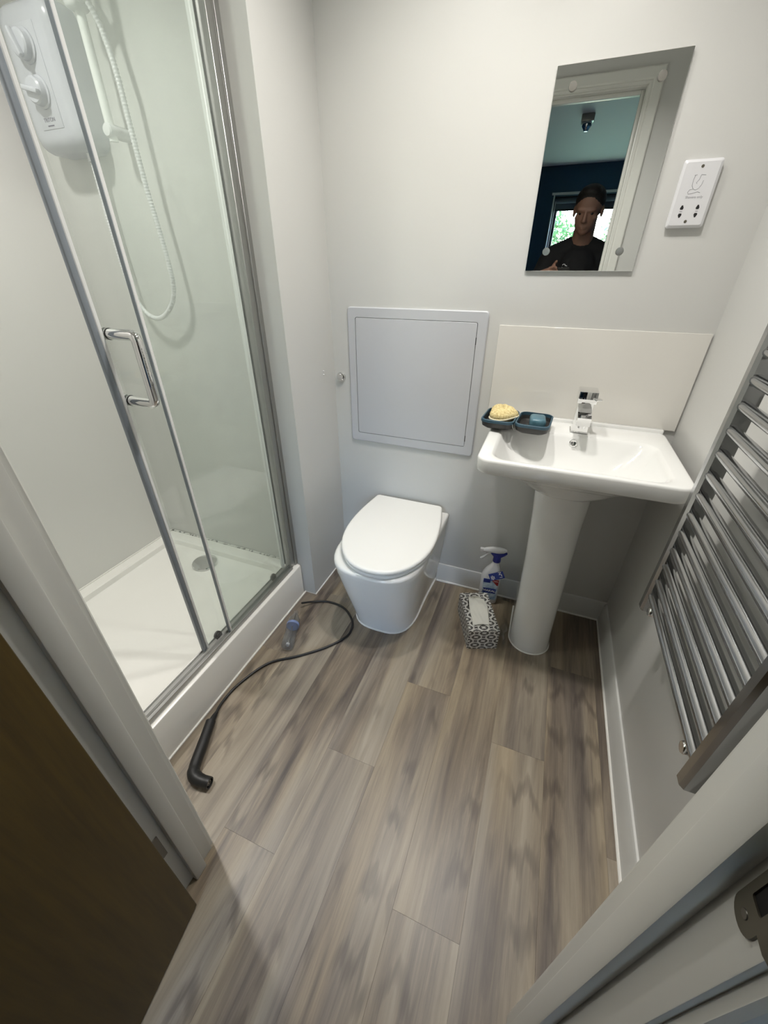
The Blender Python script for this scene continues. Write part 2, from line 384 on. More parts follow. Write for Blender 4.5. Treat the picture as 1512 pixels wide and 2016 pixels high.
# ================================================================== THE SETTING
XR, XP, XT, XL = 0.448, -0.832, -0.888, -1.685     # right wall, pier face, tray front, shower left wall
YP, YD, YB = -0.331, -1.303, -4.5                   # pier front, doorway wall (bath side), bedroom far wall
YDF = -1.409                                        # doorway wall, bedroom side
CH = 2.34
def struct(o, label): return tag(o, label, kind='structure')
fl = thing('floor', (-.2, -1.5, 0), 'grey-brown wood-effect plank floor running through bathroom and doorway', kind='structure')
B().box(-2.3, 2.0, -4.6, .1, -.06, -.0025).build('subfloor', SUBF, fl, smooth=False)
PW = .167; X0 = -.431
JOINT = {-3: -.683, -2: -.30, -1: -1.253, 0: -.952, 1: -.622, 2: -1.237+1.2, 3: -.736, 4: -.35}
k = 0
for c in range(-11, 15):
    x0 = X0+PW*c
    if x0 > 1.95 or x0 < -2.25: continue
    visible = -4 <= c <= 5
    j = JOINT.get(c-0, random.uniform(-1.2, 0))
    cuts = [.05]; y = j
    while y > .0: y -= 1.2
    while y > -4.55: cuts.append(y); y -= 1.2
    cuts.append(-4.55)
    for a, b in zip(cuts[:-1], cuts[1:]):
        if a-b < .01: continue
        B().box(x0+.0002, x0+PW-.0002, b+.0002, a-.0002, -.0025, 0).build('plank', VINYL, fl, smooth=False)

struct(B().box(XP-.02, XR+.1, 0, .1, 0, CH).build('wall_back', PAINT, smooth=False), 'off-white painted back wall behind the toilet and basin')
struct(B().box(XR, XR+.1, YD, 0, 0, CH).build('wall_right', PAINT, smooth=False), 'off-white right wall behind the towel radiator')
struct(B().box(XL-.1, XP, YP, .1, 0, CH).build('wall_pier', PAINT, smooth=False), 'white boxed-out pier between shower and toilet')
struct(B().box(XL-.1, XL, -1.42, YP, 0, CH).build('wall_left', WETWALL, smooth=False), 'white left wall inside the shower')
wf = B()
DL, DR, DH = -.617, .2036, 2.088       # rough opening
wf.box(XL, DL, -1.356, YD, 0, CH).box(DR, XR+.1, -1.356, YD, 0, CH).box(DL, DR, -1.356, YD, DH, CH)
struct(wf.build('wall_front', PAINT, smooth=False), 'white wall around the bathroom doorway')
wb = B()
wb.box(-2.2, DL, YDF, -1.356, 0, CH).box(DR, 1.6, YDF, -1.356, 0, CH).box(DL, DR, YDF, -1.356, DH, CH)
struct(wb.build('wall_bedroom_front', NAVY, smooth=False), 'navy bedroom side of the doorway wall')
struct(B().box(-2.3, -2.2, YB, YDF, 0, CH).build('wall_bedroom_left', NAVY, smooth=False), 'navy bedroom side wall beyond the open door')
struct(B().box(1.6, 1.7, YB, YDF, 0, CH).build('wall_bedroom_right', NAVY, smooth=False), 'navy bedroom side wall opposite the door swing')
WX0, WX1, WZ0, WZ1 = -.29, .85, .70, 2.08
bb = B()
bb.box(-2.3, WX0, YB-.2, YB, 0, CH).box(WX1, 1.7, YB-.2, YB, 0, CH).box(WX0, WX1, YB-.2, YB, 0, WZ0).box(WX0, WX1, YB-.2, YB, WZ1, CH)
struct(bb.build('wall_bedroom_back', NAVY, smooth=False), 'navy bedroom wall with the window, seen in the mirror')
struct(B().box(-2.3, 1.7, -4.7, .1, CH, CH+.06).build('ceiling', CEILM, smooth=False), 'plain white ceiling over bathroom and bedroom')

# skirtings and sealant beads
sk = B()
def skirt_prof(h=.10, t=.012): return [(0, 0), (t, 0), (t, .012), (t*.75, .03), (t*.62, h-.01), (t*.35, h-.002), (0, h)]
def skirt(p0, p1, nrm, h=.10, t=.012):
    p0, p1, nrm = Vector(p0), Vector(p1), Vector(nrm)
    return [[p+nrm*a+Vector((0, 0, z)) for a, z in skirt_prof(h, t)] for p in (p0, p1)]
o = B().loft(skirt((-.316, 0, 0), (XR, 0, 0), (0, -1, 0), .102)).build('baseboard_back', SKIRT, ang=25)
struct(o, 'low white skirting along the back wall behind the pedestal')
o = B().loft(skirt((XR, YD+.001, 0), (XR, -.012, 0), (-1, 0, 0), .102, .014)).build('baseboard_right', SKIRT, ang=25)
struct(o, 'white skirting along the right wall below the radiator')
def bead(name, pts, r, label, mat=SEAL):
    return struct(B().tube(pts, r, 8).build(name, mat), label)
bead('trim_1', [(XT, YD+.002, .001), (XT, YP, .001), (XP, YP, .001), (XP, -.004, .001), (-.668, -.004, .001)], .0042, 'white sealant bead along shower tray and pier at floor level')
bead('trim_2', [(-.312, -.014, .002), (XR-.014, -.014, .002), (XR-.016, YD+.002, .002)], .0055, 'white sealant bead where the skirting meets the floor')
bead('trim_3', [(XL+.004, YP-.004, .172), (-.95, YP-.004, .172)], .005, 'mould-spotted sealant bead along the back of the shower tray', MOULD)
bead('trim_4', [(XL+.004, YD+.004, .172), (XL+.004, YP-.004, .172)], .004, 'white sealant bead along the left side of the shower tray')

# door lining, stops, architraves
LF, RF = -.599, .1856     # lining faces
SFL, SFR = -.583, .170    # stop faces
HZ = 2.070                # lining head underside
tr = thing('trim_5', ((LF+RF)/2, -1.356, 0), 'white painted door lining with stops and architrave framing the view', kind='structure')
B().box(DL, LF, YDF, YD, 0, HZ+.018, .0012).build('lining_jamb', WOODWHITE, tr)
B().box(RF, DR, YDF, YD, 0, HZ+.018, .0012).build('lining_jamb', WOODWHITE, tr)
B().box(LF, RF, YDF, YD, HZ, HZ+.018, .0012).build('lining_head', WOODWHITE, tr)
SY0, SY1 = -1.371, -1.337
B().box(LF, SFL, SY0, SY1, 0, HZ, .003).build('door_stop', WOODWHITE, tr)
B().box(SFR, RF, SY0, SY1, 0, HZ, .003).build('door_stop', WOODWHITE, tr)
B().box(SFL, SFR, SY0, SY1, HZ-.016, HZ, .003).build('door_stop', WOODWHITE, tr)
def arch_prof():  # (across width from opening edge, proud)
    return [(0, 0), (0, .009), (.004, .0125), (.010, .0125), (.014, .010), (.020, .0145), (.052, .0165), (.057, .013), (.057, 0)]
def architrave(side, y, sgn):
    b = []
    if side in 'LR':
        x = (LF-.006) if side == 'L' else (RF+.006); s = -1 if side == 'L' else 1
        r0 = [Vector((x+s*a, y+sgn*p, 0)) for a, p in arch_prof()]
        r1 = [Vector((x+s*a, y+sgn*p, HZ+.006+a)) for a, p in arch_prof()]
    else:
        r0 = [Vector((LF-.006-a, y+sgn*p, HZ+.006+a)) for a, p in arch_prof()]
        r1 = [Vector((RF+.006+a, y+sgn*p, HZ+.006+a)) for a, p in arch_prof()]
    return B().loft([r0, r1]).build('architrave', WOODWHITE, tr, ang=20)
for s in 'LRT':
    architrave(s, YD, 1); architrave(s, YDF, -1)
# strike plate on the right-hand lining
def yz(hy_, hz_, r, x, cy_=-1.3875, cz_=1.025): return [Vector((x, p.x, p.y)) for p in rrect(cy_, cz_, hy_, hz_, r, 0, 6)]
sp = B().loft([yz(.0060, .014, .002, RF+.0005), yz(.0060, .014, .002, RF-.0018), yz(.0115, .040, .011, RF-.0018), yz(.0120, .0405, .0115, RF+.0005)], False, False)
sp.loft([[Vector((RF-.0018, -1.3975, z)), Vector((RF-.0020, -1.408, z)), Vector((RF+.0010, -1.416, z)), Vector((RF+.0030, -1.416, z)), Vector((RF+.0004, -1.408, z)), Vector((RF+.0004, -1.3975, z))] for z in (1.003, 1.047)])
spo = sp.build('strike_plate', BRONZE, tr, ang=30); spo['label'] = 'dull steel strike plate'
B().box(RF-.0004, RF+.0006, -1.3936, -1.3814, 1.011, 1.039).build('latch_hole', HOLE, spo, smooth=False)
for z in (.997, 1.053):
    B().lathe((RF-.0016, -1.3875, z), (-1, 0, 0), [(0, 0), (.0035, 0), (.003, .0008), (0, .001)], 12).build('screw', HINGEM, spo)

# the open door leaf
HX, HY = -.594, -1.413
ang = math.radians(90-8)          # opened into the bedroom
MD = Matrix.Translation((HX, HY, 0)) @ Matrix.Rotation(-ang, 4, 'Z')
door = thing('door_1', (HX, HY, 0), 'dark brown veneered door swung open towards the bedroom', kind='structure')
B().box(0.001, .762, .002, .046, .008, 2.062, .0015, 1, MD).build('door_leaf', OAK, door)
for hz in (.199, .97, 1.78):
    hg = B()
    hg.box(LF-.0005, LF+.0022, -1.4085, -1.384, hz, hz+.088, .0008, 1)
    hg.cyl((HX-.006, HY-.001, hz), (HX-.006, HY-.001, hz+.088), .0055, seg=12)
    hg.build('hinge', HINGEM, door)
dh = B().cyl((.70, .046, 1.02), (.70, .054, 1.02), .026, M=MD).cyl((.70, .054, 1.02), (.70, .085, 1.02), .009, M=MD)
dh.tube([(.70, .088, 1.02), (.66, .09, 1.02), (.59, .088, 1.02)], .0085, M=MD).build('door_handle', STEEL, door)

# bedroom window
win = thing('window_1', ((WX0+WX1)/2, YB-.1, WZ0), 'dark framed bedroom window with green garden outside, seen in the mirror', kind='structure')
def wframe(nm, x0, x1, z0, z1, t, y0, y1, mat):
    b = B()
    b.box(x0, x0+t, y0, y1, z0, z1, .002, 1).box(x1-t, x1, y0, y1, z0, z1, .002, 1).box(x0+t, x1-t, y0, y1, z0, z0+t, .002, 1).box(x0+t, x1-t, y0, y1, z1-t, z1, .002, 1)
    return b.build(nm, mat, win)
wframe('window_frame', WX0+.01, WX1, WZ0, WZ1, .05, YB-.17, YB-.11, FRAMEDK)
B().box(WX0-.0, WX0+.012, YB-.2, YB+.012, WZ0, WZ1+.01, .001, 1).build('reveal_trim', WOODWHITE, win)
B().box(WX0-.02, WX1+.02, YB-.002, YB+.012, WZ1, WZ1+.022, .001, 1).build('head_trim', WOODWHITE, win)
B().box(WX0+.06, WX1-.05, YB-.145, YB-.135, WZ0+.05, WZ1-.05).build('pane', WGLASS, win, smooth=False)
B().box(WX0-.02, WX1+.02, YB-.11, YB+.04, WZ0-.03, WZ0, .004, 1).build('window_sill', WOODWHITE, win)
bl = thing('roller_blind', ((WX0+WX1)/2, YB-.06, 1.95), 'grey roller blind rolled up at top of the bedroom window', 'blind')
B().cyl((WX0+.02, YB-.055, 2.035), (WX1-.02, YB-.055, 2.035), .028, seg=20).build('roll', BLIND, bl)
B().box(WX0+.03, WX1-.03, YB-.084, YB-.0825, 1.955, 2.035).build('fabric', BLIND, bl, smooth=False)
B().box(WX0+.03, WX1-.03, YB-.09, YB-.077, 1.94, 1.957, .003, 1).build('bottom_bar', FRAMEDK, bl)
B().tube([(WX0+.03, YB-.03, 2.03), (WX0+.032, YB-.03, 1.6), (WX0+.03, YB-.03, 1.25)], .002, 6).build('pull_cord', WHITEPRINT, bl)

# ================================================================== LAMPS
def downlight(x, y, watts, label, size=.085, spread=134):
    t = thing('downlight', (x, y, CH-.006), label, 'ceiling light', 'recessed bathroom downlights')
    B().lathe((x, y, CH), (0, 0, -1), [(.036, 0), (.046, 0), (.046, .004), (.043, .006), (.037, .006), (.036, .004), (.036, 0)], 40).build('trim_ring', WOODWHITE, t)
    B().cyl((x, y, CH-.003), (x, y, CH-.0008), .036, seg=32).build('lens', LENS, t)
    ld = bpy.data.lights.new('downlight_lamp', 'AREA'); ld.shape = 'DISK'; ld.size = size; ld.energy = watts; ld.color = LAMP_COL; ld.spread = math.radians(spread)
    lo = bpy.data.objects.new('downlight_lamp', ld); COL.objects.link(lo); lo.parent = t; lo.location = (0, 0, -.004)
downlight(-.42, -.47, LAMP_MAIN_W*.78, 'round recessed downlight in ceiling above the toilet')
downlight(.0, -.58, LAMP_MAIN_W, 'round recessed downlight in ceiling above the wash basin')
downlight(-1.31, -.95, LAMP_SHOWER_W, 'round recessed downlight in ceiling above the shower tray', .085, 132)
# bedroom ceiling fitting seen in the mirror
x, y = -.063, -2.8
t = thing('ceiling_spotlight', (x, y, CH-.10), 'small dark ceiling fitting of the bedroom, seen in the mirror', 'ceiling light')
B().box(x-.045, x+.045, y-.045, y+.045, CH-.045, CH, .006).build('housing', STEEL, t)
B().lathe((x, y, CH-.045), (0, 0, -1), [(.034, 0), (.034, .02), (.022, .035), (.014, .05), (0, .052)], 20).build('bulb_cap', CHROME, t)

# ================================================================== SHOWER
# tray
cx, cy, hx, hy = (XL+XT)/2, (YD+YP)/2, (XT-XL)/2-.002, (YP-YD)/2-.002
ix0, ix1, iy0, iy1 = XL+.062, -.972, YD+.05, YP-.065
icx, icy, ihx, ihy = (ix0+ix1)/2, (iy0+iy1)/2, (ix1-ix0)/2, (iy1-iy0)/2
RIM = .172
rings = [rrect(cx, cy, hx, hy, .012, 0), rrect(cx, cy, hx, hy, .012, RIM-.010), rrect(cx, cy, hx-.002, hy-.002, .012, RIM-.004), rrect(cx, cy, hx-.006, hy-.006, .012, RIM-.0008), rrect(cx, cy, hx-.011, hy-.011, .012, RIM),
         rrect(icx, icy, ihx+.006, ihy+.006, .04, RIM), rrect(icx, icy, ihx+.001, ihy+.001, .04, RIM-.004), rrect(icx, icy, ihx-.006, ihy-.006, .045, RIM-.024), rrect(icx, icy, ihx-.016, ihy-.016, .05, RIM-.031)]
DRN = Vector((-1.352, -.462))
def toward(ring, k, z): return [Vector((p.x+(DRN.x-p.x)*k, p.y+(DRN.y-p.y)*k, z)) for p in ring]
base = rings[-1]
rings += [toward(base, .4, RIM-.034), toward(base, .75, RIM-.037), toward(base, .88, RIM-.038)]
tray = thing('shower_tray', (cx, cy, 0), 'low white acrylic shower tray with deep flat front edge', 'shower tray')
B().loft(rings, True, True).build('tray_body', TRAYM, tray, ang=30)
B().lathe((DRN.x, DRN.y, RIM-.037), (0, 0, 1), [(.058, 0), (.060, .006), (.056, .012), (.03, .017), (0, .018)], 36).build('drain_cover', CHROME, tray)

# enclosure
enc = thing('shower_enclosure', (-.925, -.80, RIM), 'framed sliding glass shower screen with clear panels', 'shower screen')
JX0, JX1 = -.950, -.909
j = B().box(JX0, JX1, YP-.020, YP, RIM, 2.09, .001, 1).box(JX0+.004, JX1-.005, YP-.047, YP-.020, RIM, 2.09, .0015, 1)
j.build('wall_post', ALU, enc)
B().box(JX0+.001, JX0+.006, YP-.052, YP-.046, RIM+.02, 2.045).build('post_gasket', BLACK, enc)
B().box(JX0, JX1, YD+.001, YD+.035, RIM, 2.09, .002, 1).build('wall_post', ALU, enc)
t = B().box(-.952, -.905, YD+.036, YP-.048, RIM, RIM+.008, .001, 1)
t.box(-.909, -.905, YD+.036, YP-.048, RIM+.008, RIM+.020, .001, 1).box(-.931, -.927, YD+.036, YP-.048, RIM+.008, RIM+.018, .001, 1).box(-.952, -.949, YD+.036, YP-.048, RIM+.008, RIM+.014, .001, 1)
t.build('bottom_track', ALU, enc)
B().box(-.956, -.903, YD+.036, YP-.048, 2.045, 2.09, .003, 1).build('header_rail', ALU, enc)
fx = B().box(-.9205, -.9145, -.788, YP-.040, RIM+.012, 2.047).build('fixed_panel', GLASS, enc, smooth=False)
B().box(-.9235, -.9115, -.794, -.784, RIM+.010, 2.045, .002, 1).build('edge_seal', ALUW, fx)
B().box(-.9222, -.9128, -.7955, -.7935, RIM+.010, 2.045).build('edge_line', GREYSEAL, fx)
sd = B().box(-.943, -.937, -.897, -.405, RIM+.02, 2.044).build('sliding_door', GLASS, enc, smooth=False)
B().box(-.9465, -.9335, -.9045, -.890, RIM+.016, 2.044, .003, 2).build('leading_seal', GREYSEAL, sd)
B().box(-.9462, -.9338, -.890, -.880, RIM+.016, 2.044, .002, 1).build('seal_lip', ALUW, sd)
B().box(-.9465, -.9335, -.411, -.396, RIM+.018, 2.044, .002, 1).build('trailing_seal', ALUW, sd)
for y in (-.835, -.49):
    r = B().cyl((-.936, y, RIM+.034), (-.930, y, RIM+.034), .015, seg=24).cyl((-.930, y, RIM+.034), (-.926, y, RIM+.034), .008, seg=16).box(-.936, -.931, y-.006, y+.02, RIM+.012, RIM+.03, .001, 1)
    r.build('roller', DARKR, sd)
hy0, hz0, hz1 = -.868, 1.222, 1.072
hb = B()
hb.tube([(-.937, hy0, hz0), (-.862, hy0, hz0), (-.856, hy0, hz0-.004), (-.853, hy0, hz0-.012), (-.853, hy0, hz1+.012), (-.856, hy0, hz1+.004), (-.862, hy0, hz1), (-.937, hy0, hz1)], .0118, 16)
h = hb.build('handle', CHROME, sd, ang=50)
for z in (hz0, hz1):
    B().cyl((-.934, hy0, z), (-.931, hy0, z), .0128, seg=20).build('gasket', BLACK, h)
    B().cyl((-.968, hy0, z), (-.943, hy0, z), .0155, .0135, seg=20).build('inner_knob', CHROME, h)

# electric shower unit
ux0, ux1, uz0, uz1, uy = -1.602, -1.388, 1.652, 1.965, -.420
es = thing('electric_shower', ((ux0+ux1)/2, YP-.045, uz0), 'white electric shower box with two dials on the shower wall', 'shower unit')
ucx, ucz, uhx, uhz = (ux0+ux1)/2, (uz0+uz1)/2, (ux1-ux0)/2, (uz1-uz0)/2
def vr(hx, hz, r, y, dz=0): return [Vector((p.x, y, p.y)) for p in rrect(ucx, ucz+dz, hx, hz, r, 0, 8)]
B().loft([vr(uhx, uhz, .04, YP), vr(uhx, uhz, .04, uy+.035), vr(uhx-.004, uhz-.004, .04, uy+.018), vr(uhx-.016, uhz-.014, .035, uy+.006), vr(uhx-.035, uhz-.03, .03, uy)]).build('shower_body', UNITM, es, ang=60)
B().box(ucx-.045, ucx+.045, uy-.0015, uy+.002, uz0+.05, uz1-.05, .001).build('front_panel', UNITM, es)
for i, z in enumerate((1.871, 1.780)):
    kx = -1.500
    kb = B().lathe((kx, uy-.001, z), (0, -1, 0), [(.036, 0), (.036, .004), (.031, .006), (.030, .020), (.026, .024), (0, .025)], 32)
    a = math.radians(70 if i == 0 else 15)
    M = Matrix.Translation((kx, uy-.025, z)) @ Matrix.Rotation(a, 4, 'Y')
    kb.box(-.030, .030, -.012, .002, -.006, .006, .004, 2, M)
    kb.build('dial', UNITM, es)
text_mesh('brand_print', 'TRITON', .013, frame_M((-1.500, uy-.0018, 1.722), (1, 0, 0), (0, 0, 1)), DARKPRINT, es)
B().box(-1.513, -1.487, uy-.0019, uy-.0014, 1.708, 1.711).build('brand_underline', DARKPRINT, es, smooth=False)
B().cyl((-1.436, YP-.04, uz0), (-1.436, YP-.04, uz0-.02), .011, seg=16).build('hose_outlet', PLASTIC, es)

# riser rail
rx, ry = -1.300, -.392
rr_ = thing('shower_rail', (rx, YP-.03, 1.67), 'white vertical shower riser rail beside the electric shower', 'shower rail')
B().cyl((rx, ry, 1.665), (rx, ry, 2.28), .0115, seg=20).build('rail', ALUW, rr_)
for z in (1.688, 2.26):
    B().lathe((rx, ry-.018, z), (0, 1, 0), [(0, 0), (.013, .001), (.0165, .005), (.0165, .03), (.018, -ry+.392-.0+.079)], 24).build('wall_bracket', PLASTIC, rr_)
B().box(rx-.022, rx+.022, ry-.03, ry+.02, 1.915, 1.965, .012, 3).cyl((rx+.015, ry-.01, 1.94), (rx+.048, ry-.01, 1.945), .016, seg=20).build('slider', PLASTIC, rr_)
# handset with hose
hs = thing('shower_handset', (rx+.045, ry-.03, 1.2), 'white shower handset with ribbed white hose looping down', 'shower handset')
hd = B().tube([(rx+.048, ry-.012, 1.925), (rx+.047, ry-.02, 1.99), (rx+.045, ry-.045, 2.06), (rx+.045, ry-.075, 2.10)], [.010, .0125, .0125, .016], 16)
hd.lathe((rx+.045, ry-.075, 2.115), (0, -.6, -.8), [(0, -.02), (.03, -.015), (.045, 0), (.045, .012), (0, .013)], 32).build('spray_head', PLASTIC, hs)
hp = bez([(rx+.048, ry-.012, 1.925), (-1.247, -.386, 1.881), (-1.235, -.384, 1.796), (-1.233, -.384, 1.694), (-1.229, -.383, 1.558), (-1.218, -.382, 1.431), (-1.215, -.381, 1.319), (-1.236, -.380, 1.257), (-1.289, -.379, 1.210), (-1.342, -.378, 1.198), (-1.388, -.377, 1.222), (-1.425, -.376, 1.29), (-1.437, -.374, 1.463), (-1.436, YP-.04, 1.63)], 40)
L = [0.0]
for a, b in zip(hp[:-1], hp[1:]): L.append(L[-1]+(b-a).length)
pts, rad, i = [], [], 0
N = int(L[-1]/.0026)
for q in range(N+1):
    s = L[-1]*q/N
    while i < len(L)-2 and L[i+1] < s: i += 1
    u = (s-L[i])/max(L[i+1]-L[i], 1e-9); pts.append(hp[i].lerp(hp[i+1], u)); rad.append(.0080 if q % 3 else .0062)
B().tube(pts, rad, 10).build('hose', PLASTIC, hs, ang=80)

# ================================================================== TOILET
tcx = -.470
def dring(hw, yb, yf, z, hwb=None, p=2.7, cx=None, n=22, ystr=.55, skew=0.0):
    """D outline: back edge straight, sides, rounded front"""
    cx = tcx if cx is None else cx; hwb = hw if hwb is None else hwb
    ys = yb+(yf-yb)*ystr; P = []
    side = [yb+(ys-yb)*i/6 for i in range(6)]
    right = [(hwb+(hw-hwb)*math.sin(math.pi/2*i/6), y) for i, y in enumerate(side)]
    arc = []
    for i in range(n+1):
        a = math.pi*i/n; c, s_ = math.cos(a), math.sin(a)
        arc.append((hw*math.copysign(abs(c)**(2/p), c), ys+(yf-ys)*abs(s_)**(2/p)))
    pts = right+arc+[(-x, y) for x, y in reversed(right)]
    return [Vector((cx+x+skew*(y-yb), y, z)) for x, y in pts]
to = thing('toilet', (tcx, -.27, 0), 'white back-to-wall toilet with closed lid and tapered pan', 'toilet')
YBK = -.003
pan = []
for z, hw, hwb, yf, p in ((0, .140, .150, -.430, 3.0), (.02, .142, .152, -.434, 3.0), (.10, .152, .160, -.458, 3.0), (.20, .165, .170, -.492, 3.0), (.30, .177, .178, -.525, 3.0), (.36, .183, .183, -.542, 3.0), (.382, .185, .185, -.547, 3.0), (.391, .183, .184, -.546, 3.0), (.396, .177, .181, -.540, 3.0), (.397, .168, .176, -.53, 3.0)):
    pan.append(dring(hw, YBK, yf, z, hwb, p))
B().loft(pan).build('pan', CERAMIC, to, ang=50)
B().tube(dring(.1405, YBK, -.431, .003, .151, 3.0), .0045, 8).build('base_sealant', SEAL, to)
SK = -.045
def seat(z0, z1, grow, bev):
    R = []
    for z, g in ((z0, -bev), (z0+bev*.5, -bev*.2), (z0+bev, 0), (z1-bev, 0), (z1-bev*.4, -bev*.3), (z1-bev*.1, -bev*.8), (z1, -bev*1.8)):
        R.append(dring(.190+grow+g, -.026-g*.5, -.550-grow-g, z, .160+grow+g, 2.15, tcx-.004, ystr=.47, skew=SK))
    return R
B().loft(seat(.398, .414, -.004, .005)).build('seat', LIDM, to, ang=50)
lid = B().loft(seat(.4155, .436, 0, .008))
lid.build('lid', LIDM, to, ang=60)
B().cyl((tcx-.09, -.022, .409), (tcx+.10, -.020, .409), .0085, seg=14).build('hinge_bar', LIDM, to)

# flush button
fb = thing('flush_button', (-.801, 0, .942), 'round chrome flush button on wall left of the grey panel', 'flush button')
B().lathe((-.801, 0, .960), (0, -1, 0), [(.0205, 0), (.0205, .004), (.018, .007), (.0155, .007), (.0155, .004), (0, .004)], 32).build('rim', CHROME, fb)
B().lathe((-.801, -.0045, .960), (0, -1, 0), [(.0145, 0), (.0145, .006), (.012, .0085), (0, .0095)], 32).build('push_button', CHROME, fb)
# tiny wall marks: rubber stops on pier
nb = thing('door_buffer', (XP, -.094, .975), 'pair of tiny white wall plugs on pier by flush button', 'wall plug')
for z in (.985, .999): B().ball((XP+.0005, -.094, z), .0032, 12, 8).build('plug', PLASTIC, nb)

# ================================================================== ACCESS PANEL
ap = thing('access_panel', (-.4875, -.004, .692), 'square light grey access panel on wall above the toilet', 'access panel')
def fringe(x0, x1, z0, z1, r, y): return [Vector((p.x, y, p.y)) for p in rrect((x0+x1)/2, (z0+z1)/2, (x1-x0)/2, (z1-z0)/2, r, 0, 6)]
px0, px1, pz0, pz1 = -.757, -.216, .691, 1.227
dx0, dx1, dz0, dz1 = -.723, -.252, .731, 1.190
fr = B().loft([fringe(px0, px1, pz0, pz1, .012, 0), fringe(px0, px1, pz0, pz1, .012, -.006), fringe(px0+.003, px1-.003, pz0+.003, pz1-.003, .011, -.0085),
               fringe(dx0-.002, dx1+.002, dz0-.002, dz1+.002, .008, -.0085), fringe(dx0-.002, dx1+.002, dz0-.002, dz1+.002, .008, -.002)], False, False)
fr.build('panel_frame', PANELG, ap, smooth=False)
B().loft([fringe(dx0, dx1, dz0, dz1, .007, -.001), fringe(dx0, dx1, dz0, dz1, .007, -.0078), fringe(dx0+.001, dx1-.001, dz0+.001, dz1-.001, .007, -.0085)]).build('panel_door', PANELG, ap, smooth=False)
for za, zb in ((1.118, 1.142), (.752, .775)):
    B().box(dx1-.0005, dx1+.0022, -.0090, -.004, za, zb).build('hinge_gap', HOLE, ap, smooth=False)

# ================================================================== BASIN
bcx = .1375; bx0, bx1, by0, by1, RZ = -.140, .415, -.460, -.007, .880
bcy = (by0+by1)/2; bhx, bhy = (bx1-bx0)/2, (by1-by0)/2
bs = thing('wash_basin', (bcx, bcy, .714), 'white rectangular ceramic wash basin with rounded corners', 'basin')
R = []
pcy = -.175
for z, hx_, hy_, r, cyy in ((.714, .104, .122, .09, pcy-.002), (.717, .112, .128, .095, pcy-.003), (.727, .130, .134, .10, pcy-.005), (.750, .160, .144, .10, pcy-.013), (.79, .20, .160, .09, pcy-.025), (.812, .235, .192, .08, bcy+.012), (.8275, .262, .214, .06, bcy+.004)):
    R.append(rrect(bcx, cyy, hx_, hy_, r, z, 8))
for z, g, r in ((.8325, -.006, .045), (.834, -.003, .043), (.838, -.001, .042), (.846, 0, .042), (.872, 0, .042), (.877, -.0015, .041), (.8792, -.0042, .04), (.880, -.008, .038)):
    R.append(rrect(bcx, bcy, bhx+g, bhy+g, r, z, 8))
# inner bowl
wx0, wx1, wy0, wy1 = bx0+.042, bx1-.048, by0+.030, -.145
icx, icy, ihx, ihy = (wx0+wx1)/2, (wy0+wy1)/2, (wx1-wx0)/2, (wy1-wy0)/2
for z, g, r in ((.8785, .008, .05), (.876, .002, .05), (.868, -.004, .055), (.845, -.016, .06), (.815, -.036, .07), (.785, -.062, .07), (.768, -.090, .06), (.760, -.118, .02)):
    R.append(rrect(icx, icy+(-.118 if False else 0)*0, ihx+g, max(ihy+g, .012), r, z, 8))
B().loft(R, True, True).build('bowl', CERAMIC, bs, ang=50)
# raised back ledge
B().loft([rrect(bcx, -.016, bhx-.006, .010, .006, .876, 4), rrect(bcx, -.016, bhx-.006, .010, .006, .888, 4), rrect(bcx, -.016, bhx-.009, .008, .005, .891, 4)]).build('back_ledge', CERAMIC, bs, ang=50)
ovd = Vector((0, -.93, .36)).normalized(); ovp = Vector((.133, wy1-.012, .855))
ov = B().lathe(ovp-ovd*.002, ovd, [(.008, 0), (.0125, 0), (.0125, .004), (.0105, .0055), (.008, .004)], 24).build('overflow_ring', CHROME, bs)
B().lathe(ovp-ovd*.001, ovd, [(0, 0), (.0085, 0), (.0085, .0015), (0, .0015)], 20).build('overflow_hole', HOLE, ov)
B().lathe((icx, icy, .7605), (0, 0, 1), [(.031, 0), (.031, .002), (.027, .004), (.02, .003), (0, .003)], 28).build('waste_ring', CHROME, bs)

ped = thing('basin_pedestal', (.145, -.17, 0), 'white ceramic pedestal column under the wash basin', 'pedestal')
def pring(cx, hw, yb, yf, z, n=28):
    P = [Vector((cx+hw, yb, z)), Vector((cx+hw, (yb+yf)/2+.0, z))]
    ym = yf+hw*.95
    P[1].y = (yb+ym)/2
    for i in range(n+1):
        a = math.pi*i/n; P.append(Vector((cx+hw*math.cos(a), ym+(yf-ym)*math.sin(a), z)))
    P += [Vector((cx-hw, (yb+ym)/2, z)), Vector((cx-hw, yb, z))]
    return P
PR = [pring(.152, .080, -.06, -.318, 0), pring(.152, .080, -.06, -.318, .012), pring(.150, .0775, -.06, -.312, .08), pring(.148, .078, -.06, -.302, .25), pring(.144, .081, -.06, -.292, .45), pring(.140, .086, -.06, -.286, .60), pring(.138, .092, -.06, -.288, .69), pring(.138, .096, -.06, -.292, .7135)]
B().loft(PR).build('column', CERAMIC, ped, ang=50)
B().tube(pring(.152, .080, -.06, -.3185, .001), .0032, 8).build('base_sealant', SEAL, ped)

